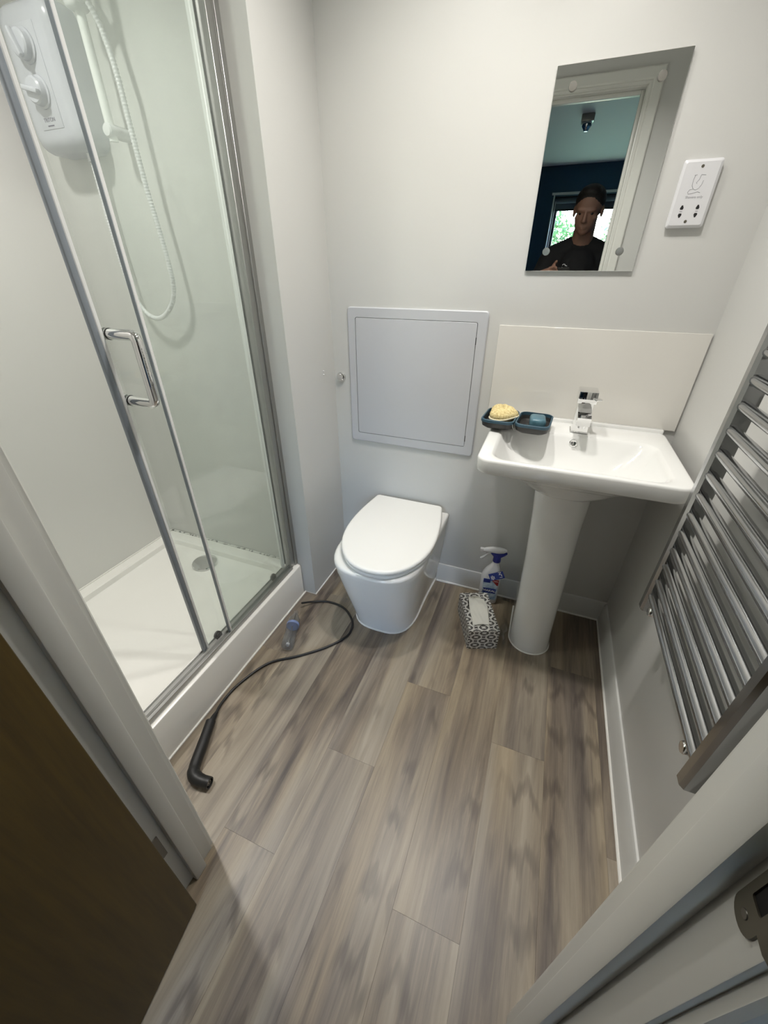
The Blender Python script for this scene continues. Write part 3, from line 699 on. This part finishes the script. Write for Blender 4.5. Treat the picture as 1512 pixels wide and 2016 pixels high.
# tap
tx = .1435
tp = thing('basin_tap', (tx, -.095, RZ), 'square chrome mixer tap on the back of the basin', 'tap')
Mt = Matrix.Translation((tx, -.095, RZ))
def trap(z, hw, yf, yb): return [Vector((-hw, yf, z)), Vector((hw, yf, z)), Vector((hw, yb, z)), Vector((-hw, yb, z))]
B().box(-.0275, .0275, -.029, .026, .0002, .004, .0012, 1, Mt).build('base_plate', CHROME, tp)
bod = B().loft([trap(.003, .0255, -.027, .024), trap(.060, .0235, -.030, .022), trap(.100, .0225, -.034, .020)], M=Mt)
bod.build('tap_body', CHROME, tp, smooth=False)
spm = B().loft([[Vector((-.0205, -.028, .085)), Vector((.0205, -.028, .085)), Vector((.0205, -.028, .052)), Vector((-.0205, -.028, .052))],
                [Vector((-.020, -.098, .071)), Vector((.020, -.098, .071)), Vector((.020, -.098, .046)), Vector((-.020, -.098, .046))]], M=Mt)
sp_ = spm.build('spout', CHROME, tp, smooth=False)
B().cyl((0, -.082, .050), (0, -.082, .036), .0135, .0125, 24, M=Mt).build('aerator', CHROME, sp_)
B().box(-.0285, .0285, -.044, .027, .1015, .140, .003, 2, Mt).build('lever_cap', CHROME, tp)
B().box(-.008, .012, -.066, -.036, .117, .124, .0025, 2, Mt @ Matrix.Rotation(math.radians(28), 4, 'Z')).build('lever', CHROME, tp)

# splashback
o = B().box(-.176, .443, -.0065, 0, .886, 1.186, .001, 1).build('splashback', SPLASH)
tag(o, 'glossy cream splashback sheet on the wall behind the tap', 'splashback')

# ================================================================== MIRROR
mr = thing('mirror', (.031, -.012, 1.345), 'frameless rectangular wall mirror fixed by four round caps', 'mirror')
B().box(-.121, .183, -.0085, -.0045, 1.345, 1.799, .0006, 1).build('mirror_glass', MIRROR, mr, smooth=False)
B().box(-.1195, .1815, -.0045, -.0040, 1.3465, 1.7975).build('mirror_backing', FRAMEDK, mr, smooth=False)
for (x, z) in ((-.075, 1.756), (.129, 1.754), (-.068, 1.396), (.135, 1.394)):
    c = B().lathe((x, -.0085, z), (0, -1, 0), [(.0105, 0), (.0105, .003), (.0097, .0042), (0, .0044)], 24).build('screw_cap', STEEL, mr)
    B().cyl((x, 0, z), (x, -.0041, z), .009, seg=16).build('standoff', STEEL, c)

# ================================================================== SHAVER SOCKET
so = thing('shaver_socket', (.274, -.02, 1.445), 'white shaver socket with printed face symbol right of the mirror', 'socket')
sx0, sx1, sz0, sz1, sy = .232, .319, 1.446, 1.590, -.016
B().loft([fringe(sx0+.001, sx1-.001, sz0+.001, sz1-.001, .006, 0), fringe(sx0+.001, sx1-.001, sz0+.001, sz1-.001, .006, -.009)]).build('back_box', PLASTIC, so, ang=30)
B().loft([fringe(sx0, sx1, sz0, sz1, .006, -.009), fringe(sx0, sx1, sz0, sz1, .006, -.012), fringe(sx0+.006, sx1-.006, sz0+.006, sz1-.006, .005, sy)]).build('face_plate', PLASTIC, so, ang=20)
scx = (sx0+sx1)/2
for z in (sz1-.015, sz0+.014):
    B().lathe((scx, sy+.0005, z), (0, -1, 0), [(0, 0), (.0036, 0), (.0034, .001), (0, .0012)], 16).build('screw', BRONZE, so)
for x in (scx-.018, scx+.018):
    for s in (1, -1):
        zc = 1.482+s*.0085; b = B()
        P = [(-.003, -.0045), (.003, -.0045), (.0042, -.001), (.0014, .005), (-.0014, .005), (-.0042, -.001)]
        ring = lambda y: [Vector((x+a, y, zc+s*c)) for a, c in P]
        b.loft([ring(sy+.001), ring(sy-.0002)]).build('pin_slot', HOLE, so, smooth=False)
    B().box(x-.003, x+.003, sy-.0003, sy+.0005, 1.4813, 1.4827).build('voltage_mark', GREYPRINT, so, smooth=False)
text_mesh('caption', 'Shavers only', .0078, frame_M((scx+.002, sy-.0002, 1.512), (1, 0, 0), (0, 0, 1)), GREYPRINT, so, .0001)
ic = B(); X = lambda a, b: (scx+a, sy-.0001, 1.540+b)
def stroke(P, r=.0005): ic.tube([X(*p) for p in P], r, 6)
stroke([(-.012, .017), (-.006, .018)]); stroke([(.003, .018), (.013, .017)])
stroke([(-.010, .018), (-.0115, .008), (-.0105, -.004), (-.006, -.011), (.000, -.013), (.006, -.010), (.010, -.003), (.0115, .006)])
stroke([(.003, .018), (.0015, .008), (-.003, .002), (-.001, .000)])
stroke([(-.006, -.011), (-.013, -.012), (-.016, -.017), (-.014, -.021), (-.006, -.020), (.006, -.017), (.012, -.019)])
ic.build('face_symbol', GREYPRINT, so)

# ================================================================== SOAP CASE, SPONGE, SOAP
CASE_C = Vector((-.058, -.150, .888)); CASE_A = math.radians(-4)
MC = Matrix.Translation(CASE_C) @ Matrix.Rotation(CASE_A, 4, 'Z')
sc_ = thing('soap_case', CASE_C, 'open hinged teal and charcoal soap case resting across the basin rim', 'soap case')
def shell(cxx, nm):
    hx_, hy_ = .054, .076
    R = [rrect(cxx, 0, hx_-.014, hy_-.014, .020, 0, 6), rrect(cxx, 0, hx_-.004, hy_-.004, .022, .008, 6), rrect(cxx, 0, hx_-.001, hy_-.001, .024, .022, 6),
         rrect(cxx, 0, hx_-.0045, hy_-.0045, .022, .022, 6), rrect(cxx, 0, hx_-.007, hy_-.007, .02, .010, 6), rrect(cxx, 0, hx_-.016, hy_-.016, .018, .004, 6)]
    s = B().loft(R, True, True, M=MC).build(nm, DARKGREY, sc_, ang=40)
    B().loft([rrect(cxx, 0, hx_-.001, hy_-.001, .024, .022, 6), rrect(cxx, 0, hx_+.001, hy_+.001, .025, .023, 6), rrect(cxx, 0, hx_+.001, hy_+.001, .025, .031, 6), rrect(cxx, 0, hx_-.001, hy_-.001, .024, .0325, 6),
              rrect(cxx, 0, hx_-.004, hy_-.004, .022, .0325, 6), rrect(cxx, 0, hx_-.0045, hy_-.0045, .022, .021, 6)], False, False, M=MC).build('rim_band', TEAL, s, ang=40)
shell(-.056, 'case_base'); shell(.056, 'case_lid')
B().box(-.003, .003, -.030, .030, .018, .0225, .001, 1, MC).build('hinge_strip', DARKGREY, sc_)
B().tube([tuple(MC @ Vector(p)) for p in ((-.004, -.071, .026), (0, -.078, .018), (.005, -.076, .010), (.009, -.074, .004), (.006, -.072, .016), (.002, -.070, .025))], .0008, 6).build('clasp_cord', STEEL, sc_)
# sponge
sg = B(); rings = []
for i in range(13):
    th = math.pi*i/12; q = max(math.sin(th), 1e-3)**.75; zz = -math.cos(th)
    ring = []
    for k in range(28):
        a = 2*math.pi*k/28; rx_ = .047*(1+.10*math.cos(a)+.07*math.sin(3*a+.6)+.05*math.cos(5*a)); ry_ = .055*(1+.05*math.sin(2*a))
        ring.append(Vector((-.054+rx_*q*math.cos(a), .004+ry_*q*math.sin(a), .034+.026*zz*(1+.12*math.cos(a-2))+.0015*math.sin(7*a+i))))
    rings.append(ring)
sponge = thing('bath_sponge', MC @ Vector((-.054, .004, .008)), 'rounded yellow bath sponge in left half of soap case', 'sponge')
sg.loft(rings, M=MC).build('sponge_body', SPONGE, sponge, ang=80)
B().loft([rings[k] if False else [Vector((-.054+(p.x+.054)*s_, .004+(p.y-.004)*s_, .022+dz+(.006*max(0, (p.x+.054)/.045)))) for p in rings[6]] for s_, dz in ((1.0, 0), (1.04, .002), (1.04, .005), (1.0, .007))], M=MC).build('fabric_edge', SCRUB, sponge, ang=60)
Ms = MC @ Matrix.Translation((.066, .004, .0045)) @ Matrix.Rotation(math.radians(8), 4, 'Z')
o = B().box(-.0255, .0255, -.036, .036, 0, .037, .011, 3, Ms).build('soap_bar', SOAP, ang=60)
tag(o, 'worn teal soap bar in right half of soap case', 'soap')

# ================================================================== SPRAY BOTTLE
sbx, sby = -.052, -.062
sb = thing('spray_bottle', (sbx, sby, 0), 'white trigger spray bottle with blue label and blue collar by the pedestal', 'spray bottle')
A = math.radians(6); MB_ = Matrix.Translation((sbx, sby, 0)) @ Matrix.Rotation(A, 4, 'Z')
def er(hx_, hy_, z, cx=0, r=.75): return rrect(cx, 0, hx_, hy_, min(hx_, hy_)*r, z, 7)
BR = [er(.037, .022, 0), er(.042, .026, .005), er(.043, .027, .03), er(.042, .027, .09), er(.043, .027, .14), er(.041, .026, .165, .002), er(.033, .023, .190, .006), er(.021, .018, .212, .010), er(.0145, .0145, .228, .012, .95), er(.0135, .0135, .245, .012, .95)]
B().loft(BR, M=MB_).build('bottle_body', PLASTIC, sb, ang=60)
B().loft([er(.0165, .0165, .236, .012, .97), er(.0175, .0175, .240, .012, .97), er(.0165, .0165, .258, .012, .97), er(.019, .014, .268, .012, .9)], M=MB_).build('collar', BLUEP, sb, ang=50)
hd = []
for x_, hy_, zc, hz_ in ((-.052, .008, .287, .009), (-.040, .010, .290, .012), (-.015, .0125, .293, .016), (.015, .013, .294, .018), (.035, .010, .296, .013), (.048, .004, .298, .005)):
    hd.append([Vector((x_, hy_*math.cos(a), zc+hz_*math.sin(a))) for a in [2*math.pi*i/16 for i in range(16)]])
th_ = B().loft(hd, M=MB_).build('trigger_head', PLASTIC, sb, ang=60)
B().box(-.066, -.050, -.008, .008, .279, .296, .003, 2, MB_).build('nozzle', PLASTIC, th_)
B().tube([tuple(MB_ @ Vector(p)) for p in ((-.022, 0, .282), (-.034, 0, .268), (-.044, 0, .252), (-.058, 0, .240))], [.007, .0065, .006, .005], 10).build('trigger', PLASTIC, th_)
B().loft([er(.019, .0142, .264, .012, .9), er(.034, .0128, .278, .014, .9), er(.036, .0128, .284, .016, .9)], M=MB_).build('head_underside', BLUEP, th_, ang=50)
lb = B().box(-.031, .036, -.0278, -.0268, .030, .150, .0004, 1, MB_).build('front_label', LABELB, sb)
B().box(-.027, .030, -.0284, -.0276, .068, .096, .0003, 1, MB_).build('name_banner', NAVYPRINT, lb)
text_mesh('name_print', 'VIAKAL', .0165, MB_ @ frame_M((.0015, -.0286, .082), (1, 0, .0), (0, 0, 1)), WHITEPRINT, lb, .0002, .0004)
tri = B(); P3 = [(.036, .150), (.000, .150), (.030, .118), (.036, .118)]
tri.loft([[Vector((a, y, c)) for a, c in P3] for y in (-.0275, -.0283)], M=MB_).build('red_flash', REDPRINT, lb, smooth=False)
text_mesh('flash_print', '100%', .010, MB_ @ frame_M((.023, -.0285, .141), (1, 0, 0), (0, 0, 1)), WHITEPRINT, lb, .0002)
B().box(-.031, .000, -.0283, -.0276, .128, .150, .0003, 1, MB_).build('blue_flash', NAVYPRINT, lb)
Mh = MB_ @ Matrix.Translation((.022, -.031, .176)) @ Matrix.Rotation(math.radians(-28), 4, 'Y') @ Matrix.Rotation(math.radians(-14), 4, 'X')
tg = B().box(-.033, .033, -.0005, .0005, -.017, .017, .0004, 1, Mh).build('hang_tag', NAVYPRINT, sb)
text_mesh('tag_number', 'N°1', .018, Mh @ frame_M((.017, -.0008, .001), (0, 0, -1), (1, 0, 0)), WHITEPRINT, tg, .0002, .0004)
for i, wd in enumerate((.016, .022, .013)):
    B().box(-.020-wd*.0, -.020+.003, -.0009, -.0006, -.004-wd/2+i*.0, -.004+wd/2, 0, 1, Mh @ Matrix.Translation((i*.006-.006, 0, 0))).build('tag_line', WHITEPRINT, tg, smooth=False)

# ================================================================== TISSUE BOX
TB = Vector((-.068, -.258, 0)); Mtb = Matrix.Translation(TB) @ Matrix.Rotation(math.radians(22), 4, 'Z')
tb = thing('tissue_box', TB, 'patterned grey and white cardboard tissue box on floor by the pedestal', 'tissue box')
def uvbox(name, hx_, hy_, h, mat, parent, M, hole=None):
    bm = bmesh.new(); uvl = bm.loops.layers.uv.new('UVMap')
    def quad(P, U):
        vs = [bm.verts.new(M @ Vector(p)-TB) for p in P]; f = bm.faces.new(vs)
        for lp, u in zip(f.loops, U): lp[uvl].uv = u
    quad([(-hx_, -hy_, 0), (hx_, -hy_, 0), (hx_, -hy_, h), (-hx_, -hy_, h)], [(-hx_, 0), (hx_, 0), (hx_, h), (-hx_, h)])
    quad([(hx_, hy_, 0), (-hx_, hy_, 0), (-hx_, hy_, h), (hx_, hy_, h)], [(-hx_, 0), (hx_, 0), (hx_, h), (-hx_, h)])
    quad([(hx_, -hy_, 0), (hx_, hy_, 0), (hx_, hy_, h), (hx_, -hy_, h)], [(-hy_, 0), (hy_, 0), (hy_, h), (-hy_, h)])
    quad([(-hx_, hy_, 0), (-hx_, -hy_, 0), (-hx_, -hy_, h), (-hx_, hy_, h)], [(-hy_, 0), (hy_, 0), (hy_, h), (-hy_, h)])
    quad([(-hx_, hy_, 0), (hx_, hy_, 0), (hx_, -hy_, 0), (-hx_, -hy_, 0)], [(0, 0)]*4)
    # top with oval opening
    outer = []; inner = []; n = 32
    for i in range(n):
        a = 2*math.pi*i/n; c, s_ = math.cos(a), math.sin(a); k = 1/max(abs(c), abs(s_))
        outer.append((hx_*c*k, hy_*s_*k, h)); inner.append((hole[0]*c, hole[1]*math.copysign(abs(s_)**.7, s_)+hole[2], h))
    for i in range(n):
        j = (i+1) % n; P = [outer[i], outer[j], inner[j], inner[i]]
        quad(P, [(p[0], p[1]) for p in P])
        P = [inner[i], inner[j], (inner[j][0], inner[j][1], h-.012), (inner[i][0], inner[i][1], h-.012)]
        quad(P, [(0, 0)]*4)
    me = bpy.data.meshes.new(name); bm.to_mesh(me); bm.free(); me.materials.append(mat)
    o = bpy.data.objects.new(name, me); COL.objects.link(o); o.parent = parent; WPOS[o.name] = TB; return o
uvbox('box_card', .062, .112, .103, LATTICE, tb, Mtb, (.040, .084, .010))
rng = random.Random(3)
ts = B(); nx, ny = 14, 22; V = []
for j in range(ny):
    for i in range(nx):
        u, v = i/(nx-1)*2-1, j/(ny-1)*2-1
        x_ = .039*u*(1-.15*v*v)+.008*v; y_ = .088*v+.008
        z_ = .106+.012*math.cos(v*1.9+.3)*(1-.6*u*u)+.004*math.sin(5*v+2*u)+.0015*math.sin(13*u+7*v)
        if v > .75: z_ -= .012*(v-.75)*4*.5
        V.append(Vector((x_, y_, z_)))
Fq = [(j*nx+i, j*nx+i+1, (j+1)*nx+i+1, (j+1)*nx+i) for j in range(ny-1) for i in range(nx-1)]
V2 = [p-Vector((0, 0, .0012)) for p in V]; n0 = len(V)
edge = [i for i in range(nx)]+[j*nx+nx-1 for j in range(1, ny)]+[(ny-1)*nx+i for i in range(nx-2, -1, -1)]+[j*nx for j in range(ny-2, 0, -1)]
Fq2 = Fq+[tuple(n0+i for i in reversed(f)) for f in Fq]+[(edge[k], edge[(k+1) % len(edge)], n0+edge[(k+1) % len(edge)], n0+edge[k]) for k in range(len(edge))]
ts.add(V+V2, Fq2, Mtb)
tag(ts.build('tissue', TISSUE, ang=180), 'white paper tissue folded out of the patterned box opening', 'tissue')

# plastic film scrap
pf = B(); V = []; n = 9
for j in range(n):
    for i in range(n):
        u, v = i/(n-1), j/(n-1)
        V.append(Vector((.021+.034*u+.006*v+.005*math.sin(9*v), -.315+.10*v+.004*math.sin(7*u), .004+.055*math.sin(math.pi*u)*(1-.45*v)+.008*math.sin(11*u+8*v)*u)))
V = [Vector((p.x, p.y, max(p.z, .001))) for p in V]
Fq = [(j*n+i, j*n+i+1, (j+1)*n+i+1, (j+1)*n+i) for j in range(n-1) for i in range(n-1)]
pf.add(V, Fq)
o = pf.build('plastic_film', FILM, ang=25)
tag(o, 'crumpled scrap of clear plastic film between tissue box and pedestal', 'plastic film')

# ================================================================== CABLE TOOL AND CLEAR BOTTLE
ct = thing('drain_snake', (-.79, -1.10, 0), 'black tool with angled grip and long curving black cable on floor', 'drain tool')
cab = bez([(-.843, -.435, .032), (-.815, -.395, .014), (-.764, -.362, .006), (-.70, -.358, .0055), (-.645, -.376, .0055), (-.592, -.425, .0055), (-.573, -.475, .0055), (-.580, -.525, .0055), (-.632, -.600, .0055), (-.712, -.676, .0055), (-.806, -.752, .0055), (-.853, -.865, .0055), (-.862, -.948, .006), (-.846, -1.012, .013)], 10)
B().tube(cab, .0048, 10).build('cable', BLACK, ct, ang=60)
B().tube([(-.850, -.995, .0115), (-.846, -1.012, .013), (-.838, -1.040, .016)], [.0065, .0095, .012], 14).build('strain_relief', BLACK, ct)
B().tube(bez([(-.842, -1.030, .018), (-.827, -1.065, .0185), (-.806, -1.115, .0185), (-.788, -1.158, .0190), (-.770, -1.183, .0195), (-.742, -1.189, .0195), (-.712, -1.185, .0190)], 5), [.0165]*8+[.0172]*10+[.019]*3+[.0195]*3+[.0185]*3+[.0172]*4, 18).build('grip', BLACK, ct, ang=60)
B().lathe((-.7125, -1.185, .0190), (.99, .13, 0), [(.0172, 0), (.0165, .006), (.0135, .006), (.013, .001), (0, .001)], 22).build('nozzle_mouth', BLACK, ct)
B().lathe((-.711, -1.1848, .0190), (.99, .13, 0), [(.007, 0), (.008, .0), (.008, .002), (.006, .002), (.006, 0)], 16).build('nozzle_ring', STEEL, ct)
# clear bottle lying on its side
p0, p1 = Vector((-.768, -.672, .0275)), Vector((-.842, -.478, .0285))
ax = (p1-p0).normalized(); ln = (p1-p0).length
cb = thing('clear_bottle', (-.805, -.575, 0), 'small clear plastic bottle lying on floor at the cable end', 'bottle')
B().lathe(p0, ax, [(0, 0), (.019, .001), (.025, .006), (.0262, .03), (.0262, .062), (.0225, .075), (.0262, .088), (.0268, .13), (.0245, .150), (.015, .170), (.010, .182), (.010, .196), (.0088, .196), (.0088, .183), (.0138, .170), (.0232, .149), (.0255, .13), (.0249, .088), (.0212, .075), (.0249, .062), (.0249, .03), (.0235, .007), (0, .003)], 28).build('bottle_shell', CLEARP, cb, ang=50)
B().lathe(p0+ax*.010, ax, [(.006, 0), (.0075, 0), (.0075, .010), (.006, .010)], 18).build('inner_cap', PLASTIC, cb)
B().tube([p0+ax*.018, p0+ax*.07+Vector((.004, 0, -.002)), p0+ax*.12+Vector((-.003, 0, .001)), p0+ax*.19], .0022, 8).build('inner_wire', HINGEM, cb)
bz = pmat('blue_tint_print', (.22, .29, .52), .3); noise(bz, 5)
B().lathe(p0+ax*.112, ax, [(.0266, 0), (.0273, 0), (.0273, .012), (.0266, .012)], 28).build('blue_band', bz, cb)

# ================================================================== TOWEL RADIATOR
RX = .372; RY0, RY1 = -.582, -1.035; RZ0, RZT = .580, 1.40
ra = thing('towel_radiator', (RX, (RY0+RY1)/2, RZ0), 'chrome ladder towel radiator on the right wall', 'radiator')
def railD(y):
    P = [(-.019, -.008), (-.013, -.0145), (.012, -.0145), (.019, -.010), (.019, .010), (.012, .0145), (-.013, .0145), (-.019, .008)]
    ring = lambda z, k: [Vector((RX+a*k, y+b*k, z)) for a, b in P]
    return B().loft([ring(RZ0, .86), ring(RZ0+.004, 1), ring(RZT-.004, 1), ring(RZT, .86)]).build('side_rail', RADM, ra, ang=30)
railD(RY0); railD(RY1)
bar0 = None
zs = [.634+.0490*i for i in range(12)]+[1.270+.049*i for i in range(3)]
zs = [.634+.0490*i for i in range(15)]
for z in zs:
    if bar0 is None:
        bar0 = B().cyl((RX-.004, RY0-.012, z), (RX-.004, RY1+.012, z), .0112, seg=20).build('bar', RADM, ra)
    else:
        p = WPOS[bar0.name].copy(); p.z += z-zs[0]; copy_to(bar0, p, ra)
for y in (RY0-.052, RY1+.045):
    for z in (.620, 1.30):
        br = B().cyl((RX-.004, y, z-.006), (XR-.004, y, z-.006), .0085, seg=18).lathe((XR, y, z-.006), (-1, 0, 0), [(.017, 0), (.017, .004), (.009, .008)], 22)
        br.lathe((RX-.000, y, z-.006), (-1, 0, 0), [(.0125, 0), (.0125, .012), (.010, .015), (0, .0155)], 22)
        br.build('wall_bracket', CHROME, ra)

# ================================================================== OUTSIDE THE WINDOW
o = B().box(-14, 14, -22, -4.75, -.5, -.45).build('lawn', GRASSM, smooth=False)
tag(o, 'pale garden ground outside the bedroom window', 'lawn', kind='structure')
def tree(x, y, h, rad, label, seed):
    rg = random.Random(seed); t = thing('garden_tree', (x, y, -.45), label, 'tree', 'garden trees beyond the window')
    B().tube([(x, y, -.45), (x+.05, y, h*.35), (x-.03, y, h*.7)], [.10, .08, .04], 10).build('trunk', BARK, t)
    V, Fc = [], []
    for i in range(5200):
        d = Vector((rg.gauss(0, 1), rg.gauss(0, 1), rg.gauss(0, 1))).normalized()*rad*(.55+.45*rg.random())*(1+.2*math.sin(4*rg.random()))
        c = Vector((x, y, h*.68))+Vector((d.x, d.y, d.z*1.25))
        a = Vector((rg.gauss(0, 1), rg.gauss(0, 1), rg.gauss(0, 1))).normalized(); b_ = a.orthogonal().normalized(); s_ = .03+.035*rg.random()
        o_ = len(V); V += [c-a*s_, c+b_*s_*.5, c+a*s_, c-b_*s_*.5]; Fc.append((o_, o_+1, o_+2, o_+3))
    fo = B().add(V, Fc).build('foliage', LEAF, t, smooth=False); fo['kind'] = 'stuff'
tree(-.75, -9.2, 2.3, .75, 'bright green garden tree left of the photographer in the mirror window', 1)
tree(1.3, -9.8, 2.1, .8, 'pale green garden tree right of the photographer in the mirror window', 2)

# ================================================================== PHOTOGRAPHER (seen in the mirror)
PX, PY = .058, -1.83
person = thing('person', (PX, PY-.06, 0), 'person in black long-sleeved top looking down at a phone, seen in the mirror', 'person')
def capsule(b, p0, p1, r0, r1, seg=16):
    p0, p1 = Vector(p0), Vector(p1); d = (p1-p0).normalized(); a = d.orthogonal().normalized(); c = d.cross(a); rings = []
    def R(p, r): return [p+(a*math.cos(2*math.pi*i/seg)+c*math.sin(2*math.pi*i/seg))*max(r, 1e-4) for i in range(seg)]
    for k in range(5): t = math.pi/2*(1-k/4); rings.append(R(p0-d*r0*math.sin(t), r0*math.cos(t)))
    for k in range(5): t = math.pi/2*k/4; rings.append(R(p1+d*r1*math.sin(t), r1*math.cos(t)))
    b.loft(rings)
def fuse(b, name, mat, parent, voxel, smooth_it=4):
    o = b.build(name, mat, parent)
    md = o.modifiers.new('r', 'REMESH'); md.mode = 'VOXEL'; md.voxel_size = voxel; md.use_smooth_shade = True
    s = o.modifiers.new('s', 'SMOOTH'); s.factor = .5; s.iterations = smooth_it
    dg = bpy.context.evaluated_depsgraph_get(); me = bpy.data.meshes.new_from_object(o.evaluated_get(dg))
    o.modifiers.clear(); old = o.data; o.data = me; bpy.data.meshes.remove(old)
    if not me.materials: me.materials.append(mat)
    me.shade_smooth(); return o
HC = Vector((PX, PY+.03, 1.665))           # head centre
MH = Matrix.Translation(HC) @ Matrix.Rotation(math.radians(-17), 4, 'X') @ Matrix.Rotation(math.radians(8), 4, 'Z')   # face towards +Y, chin down
SHL, SHR = Vector((PX-.185, PY-.075, 1.405)), Vector((PX+.185, PY-.075, 1.405))
ELL, ELR = Vector((PX-.27, PY+.03, 1.16)), Vector((PX+.25, PY+.03, 1.15))
WRL, WRR = Vector((-.142, CAM.y-.080, 1.325)), Vector((.075, CAM.y-.085, 1.235))
HIPL, HIPR = Vector((PX-.09, PY-.10, .93)), Vector((PX+.09, PY-.10, .93))
bd = B()
# head
bd.ball((0, -.012, .038), (.080, .097, .085), 28, 18, MH)
bd.ball((0, .018, -.035), (.066, .074, .082), 24, 16, MH)
bd.ball((0, .050, -.088), (.034, .034, .030), 18, 12, MH)
bd.ball((0, .066, .020), (.056, .024, .018), 18, 10, MH)
capsule(bd, MH @ Vector((0, .086, .010)), MH @ Vector((0, .102, -.030)), .008, .013, 12)
bd.ball((0, .092, -.034), (.019, .012, .010), 14, 8, MH)
bd.ball((0, .083, -.062), (.025, .010, .007), 14, 8, MH); bd.ball((0, .080, -.073), (.022, .010, .006), 14, 8, MH)
for s in (-1, 1):
    bd.ball((s*.080, -.012, -.004), (.010, .020, .033), 14, 10, MH)
    bd.ball((s*.046, .058, -.022), (.018, .014, .016), 14, 8, MH)
capsule(bd, MH @ Vector((0, -.028, -.055)), (PX, PY-.075, 1.46), .060, .068)
# trunk
capsule(bd, (PX, PY-.085, 1.36), (PX, PY-.10, 1.05), .125, .12)
for s in (-1, 1):
    capsule(bd, (PX+s*.05, PY-.08, 1.40), (PX+s*.16, PY-.078, 1.405), .06, .055)
    capsule(bd, (PX+s*.07, PY-.085, 1.30), (PX+s*.06, PY-.10, .98), .095, .10)
for S, Eb, Wr in ((SHL, ELL, WRL), (SHR, ELR, WRR)):
    capsule(bd, S, Eb, .050, .040); capsule(bd, Eb, Wr, .040, .027)
for H, s in ((HIPL, -1), (HIPR, 1)):
    kn = Vector((PX+s*.10, PY-.08, .50)); an = Vector((PX+s*.11, PY-.12, .09))
    capsule(bd, H, kn, .088, .058); capsule(bd, kn, an, .055, .038)
    capsule(bd, an+Vector((0, -.02, -.045)), an+Vector((s*.02, .14, -.055)), .038, .032)
# hands: palm, four fingers, thumb, closed on the phone edges
PHC = CAM-FW*.0075-UP*.056-RT*.018
def hand(wr, side, grip):
    d = (grip-wr).normalized()
    capsule(bd, wr, wr+d*.045, .026, .030, 14)
    pc = wr+d*.055
    for k in range(4):
        off = UP*(.030-.020*k); base = pc+off*.9
        mid = base+d*.030-FW*.004; tip = mid+RT*(-side)*(.020+.004*(k in (1, 2)))+FW*.016
        capsule(bd, base, mid, .0092, .0088, 10); capsule(bd, mid, tip, .0088, .0075, 10)
    tb_ = pc-FW*.012-RT*side*.006
    t1 = tb_+UP*.030-FW*.012+d*.010; t2 = t1+UP*.022-RT*side*.018
    capsule(bd, tb_, t1, .012, .0105, 10); capsule(bd, t1, t2, .0105, .0085, 10)
hand(WRL, -1, PHC-RT*.040+UP*.052-FW*.006)
hand(WRR, 1, PHC+RT*.040-UP*.025-FW*.006)
fuse(bd, 'body', SKIN, person, .0045)
# clothes
sh = B()
capsule(sh, (PX, PY-.085, 1.365), (PX, PY-.10, 1.03), .142, .140)
for s in (-1, 1):
    capsule(sh, (PX+s*.055, PY-.08, 1.405), (PX+s*.162, PY-.078, 1.408), .074, .068)
    capsule(sh, (PX+s*.075, PY-.085, 1.31), (PX+s*.07, PY-.10, .96), .112, .118)
capsule(sh, (PX, PY-.072, 1.488), (PX, PY-.08, 1.40), .078, .10)
for s in (-1, 1): capsule(sh, (PX+s*.045, PY-.078, 1.480), (PX+s*.165, PY-.078, 1.432), .066, .064)
for S, Eb, Wr in ((SHL, ELL, WRL), (SHR, ELR, WRR)):
    capsule(sh, S, Eb, .066, .056); capsule(sh, Eb, Eb.lerp(Wr, .90), .056, .038)
shirt = fuse(sh, 'black_top', CLOTHK, person, .007)
em = B()
def chest(a, b): return (PX-.075+a, PY+.073, 1.372+b)
for P in ([(-.012, .006), (-.005, .012), (.004, .010), (.006, .002)], [(.006, .002), (.012, .004), (.018, .000)], [(-.012, -.004), (-.008, -.012), (.002, -.012)]):
    em.tube([chest(*p) for p in P], .0022, 6)
em.build('chest_emblem', WHITEPRINT, person)
tr_ = B()
capsule(tr_, (PX-.06, PY-.10, .98), (PX+.06, PY-.10, .98), .125, .125)
for H, s in ((HIPL, -1), (HIPR, 1)):
    kn = Vector((PX+s*.10, PY-.08, .50)); an = Vector((PX+s*.11, PY-.12, .10))
    capsule(tr_, H, kn, .108, .080); capsule(tr_, kn, an, .078, .062)
fuse(tr_, 'trousers', DENIM, person, .009)
for s in (-1, 1):
    an = Vector((PX+s*.11, PY-.12, .0)); b = B()
    R = []
    for t_, hw, h_ in ((-.07, .030, .085), (-.04, .042, .095), (.02, .042, .085), (.08, .046, .060), (.14, .046, .045), (.18, .034, .035), (.195, .015, .02)):
        R.append([Vector((an.x+hw*math.cos(a), an.y+t_, max(0, h_/2+h_/2*math.sin(a)))) for a in [2*math.pi*i/16 for i in range(16)]])
    b.loft(R).build('shoe', BLACK, person, ang=60)
hr = B()
hr.ball((0, -.020, .050), (.0855, .099, .080), 28, 18, MH)
hr.ball((0, .022, .104), (.058, .054, .030), 24, 12, MH)
hr.ball((0, -.050, .012), (.077, .066, .072), 24, 14, MH)
fuse(hr, 'hair', HAIR, person, .005, 3)
for s in (-1, 1):
    e = B().ball(tuple(MH @ Vector((s*.030, .066, .000))), .0115, 14, 10).build('eye', HOLE, person)
# phone
ph = thing('phone', PHC, 'black smartphone held up by the photographer', 'phone')
Mp = frame_M(PHC, RT, UP)          # local z = away from scene
B().box(-.0365, .0365, -.074, .074, -.004, .004, .0035, 3, Mp).build('phone_body', DARKGREY, ph)
B().box(-.034, .034, -.071, .071, .0040, .0044, 0, 1, Mp).build('screen', HOLE, ph, smooth=False)
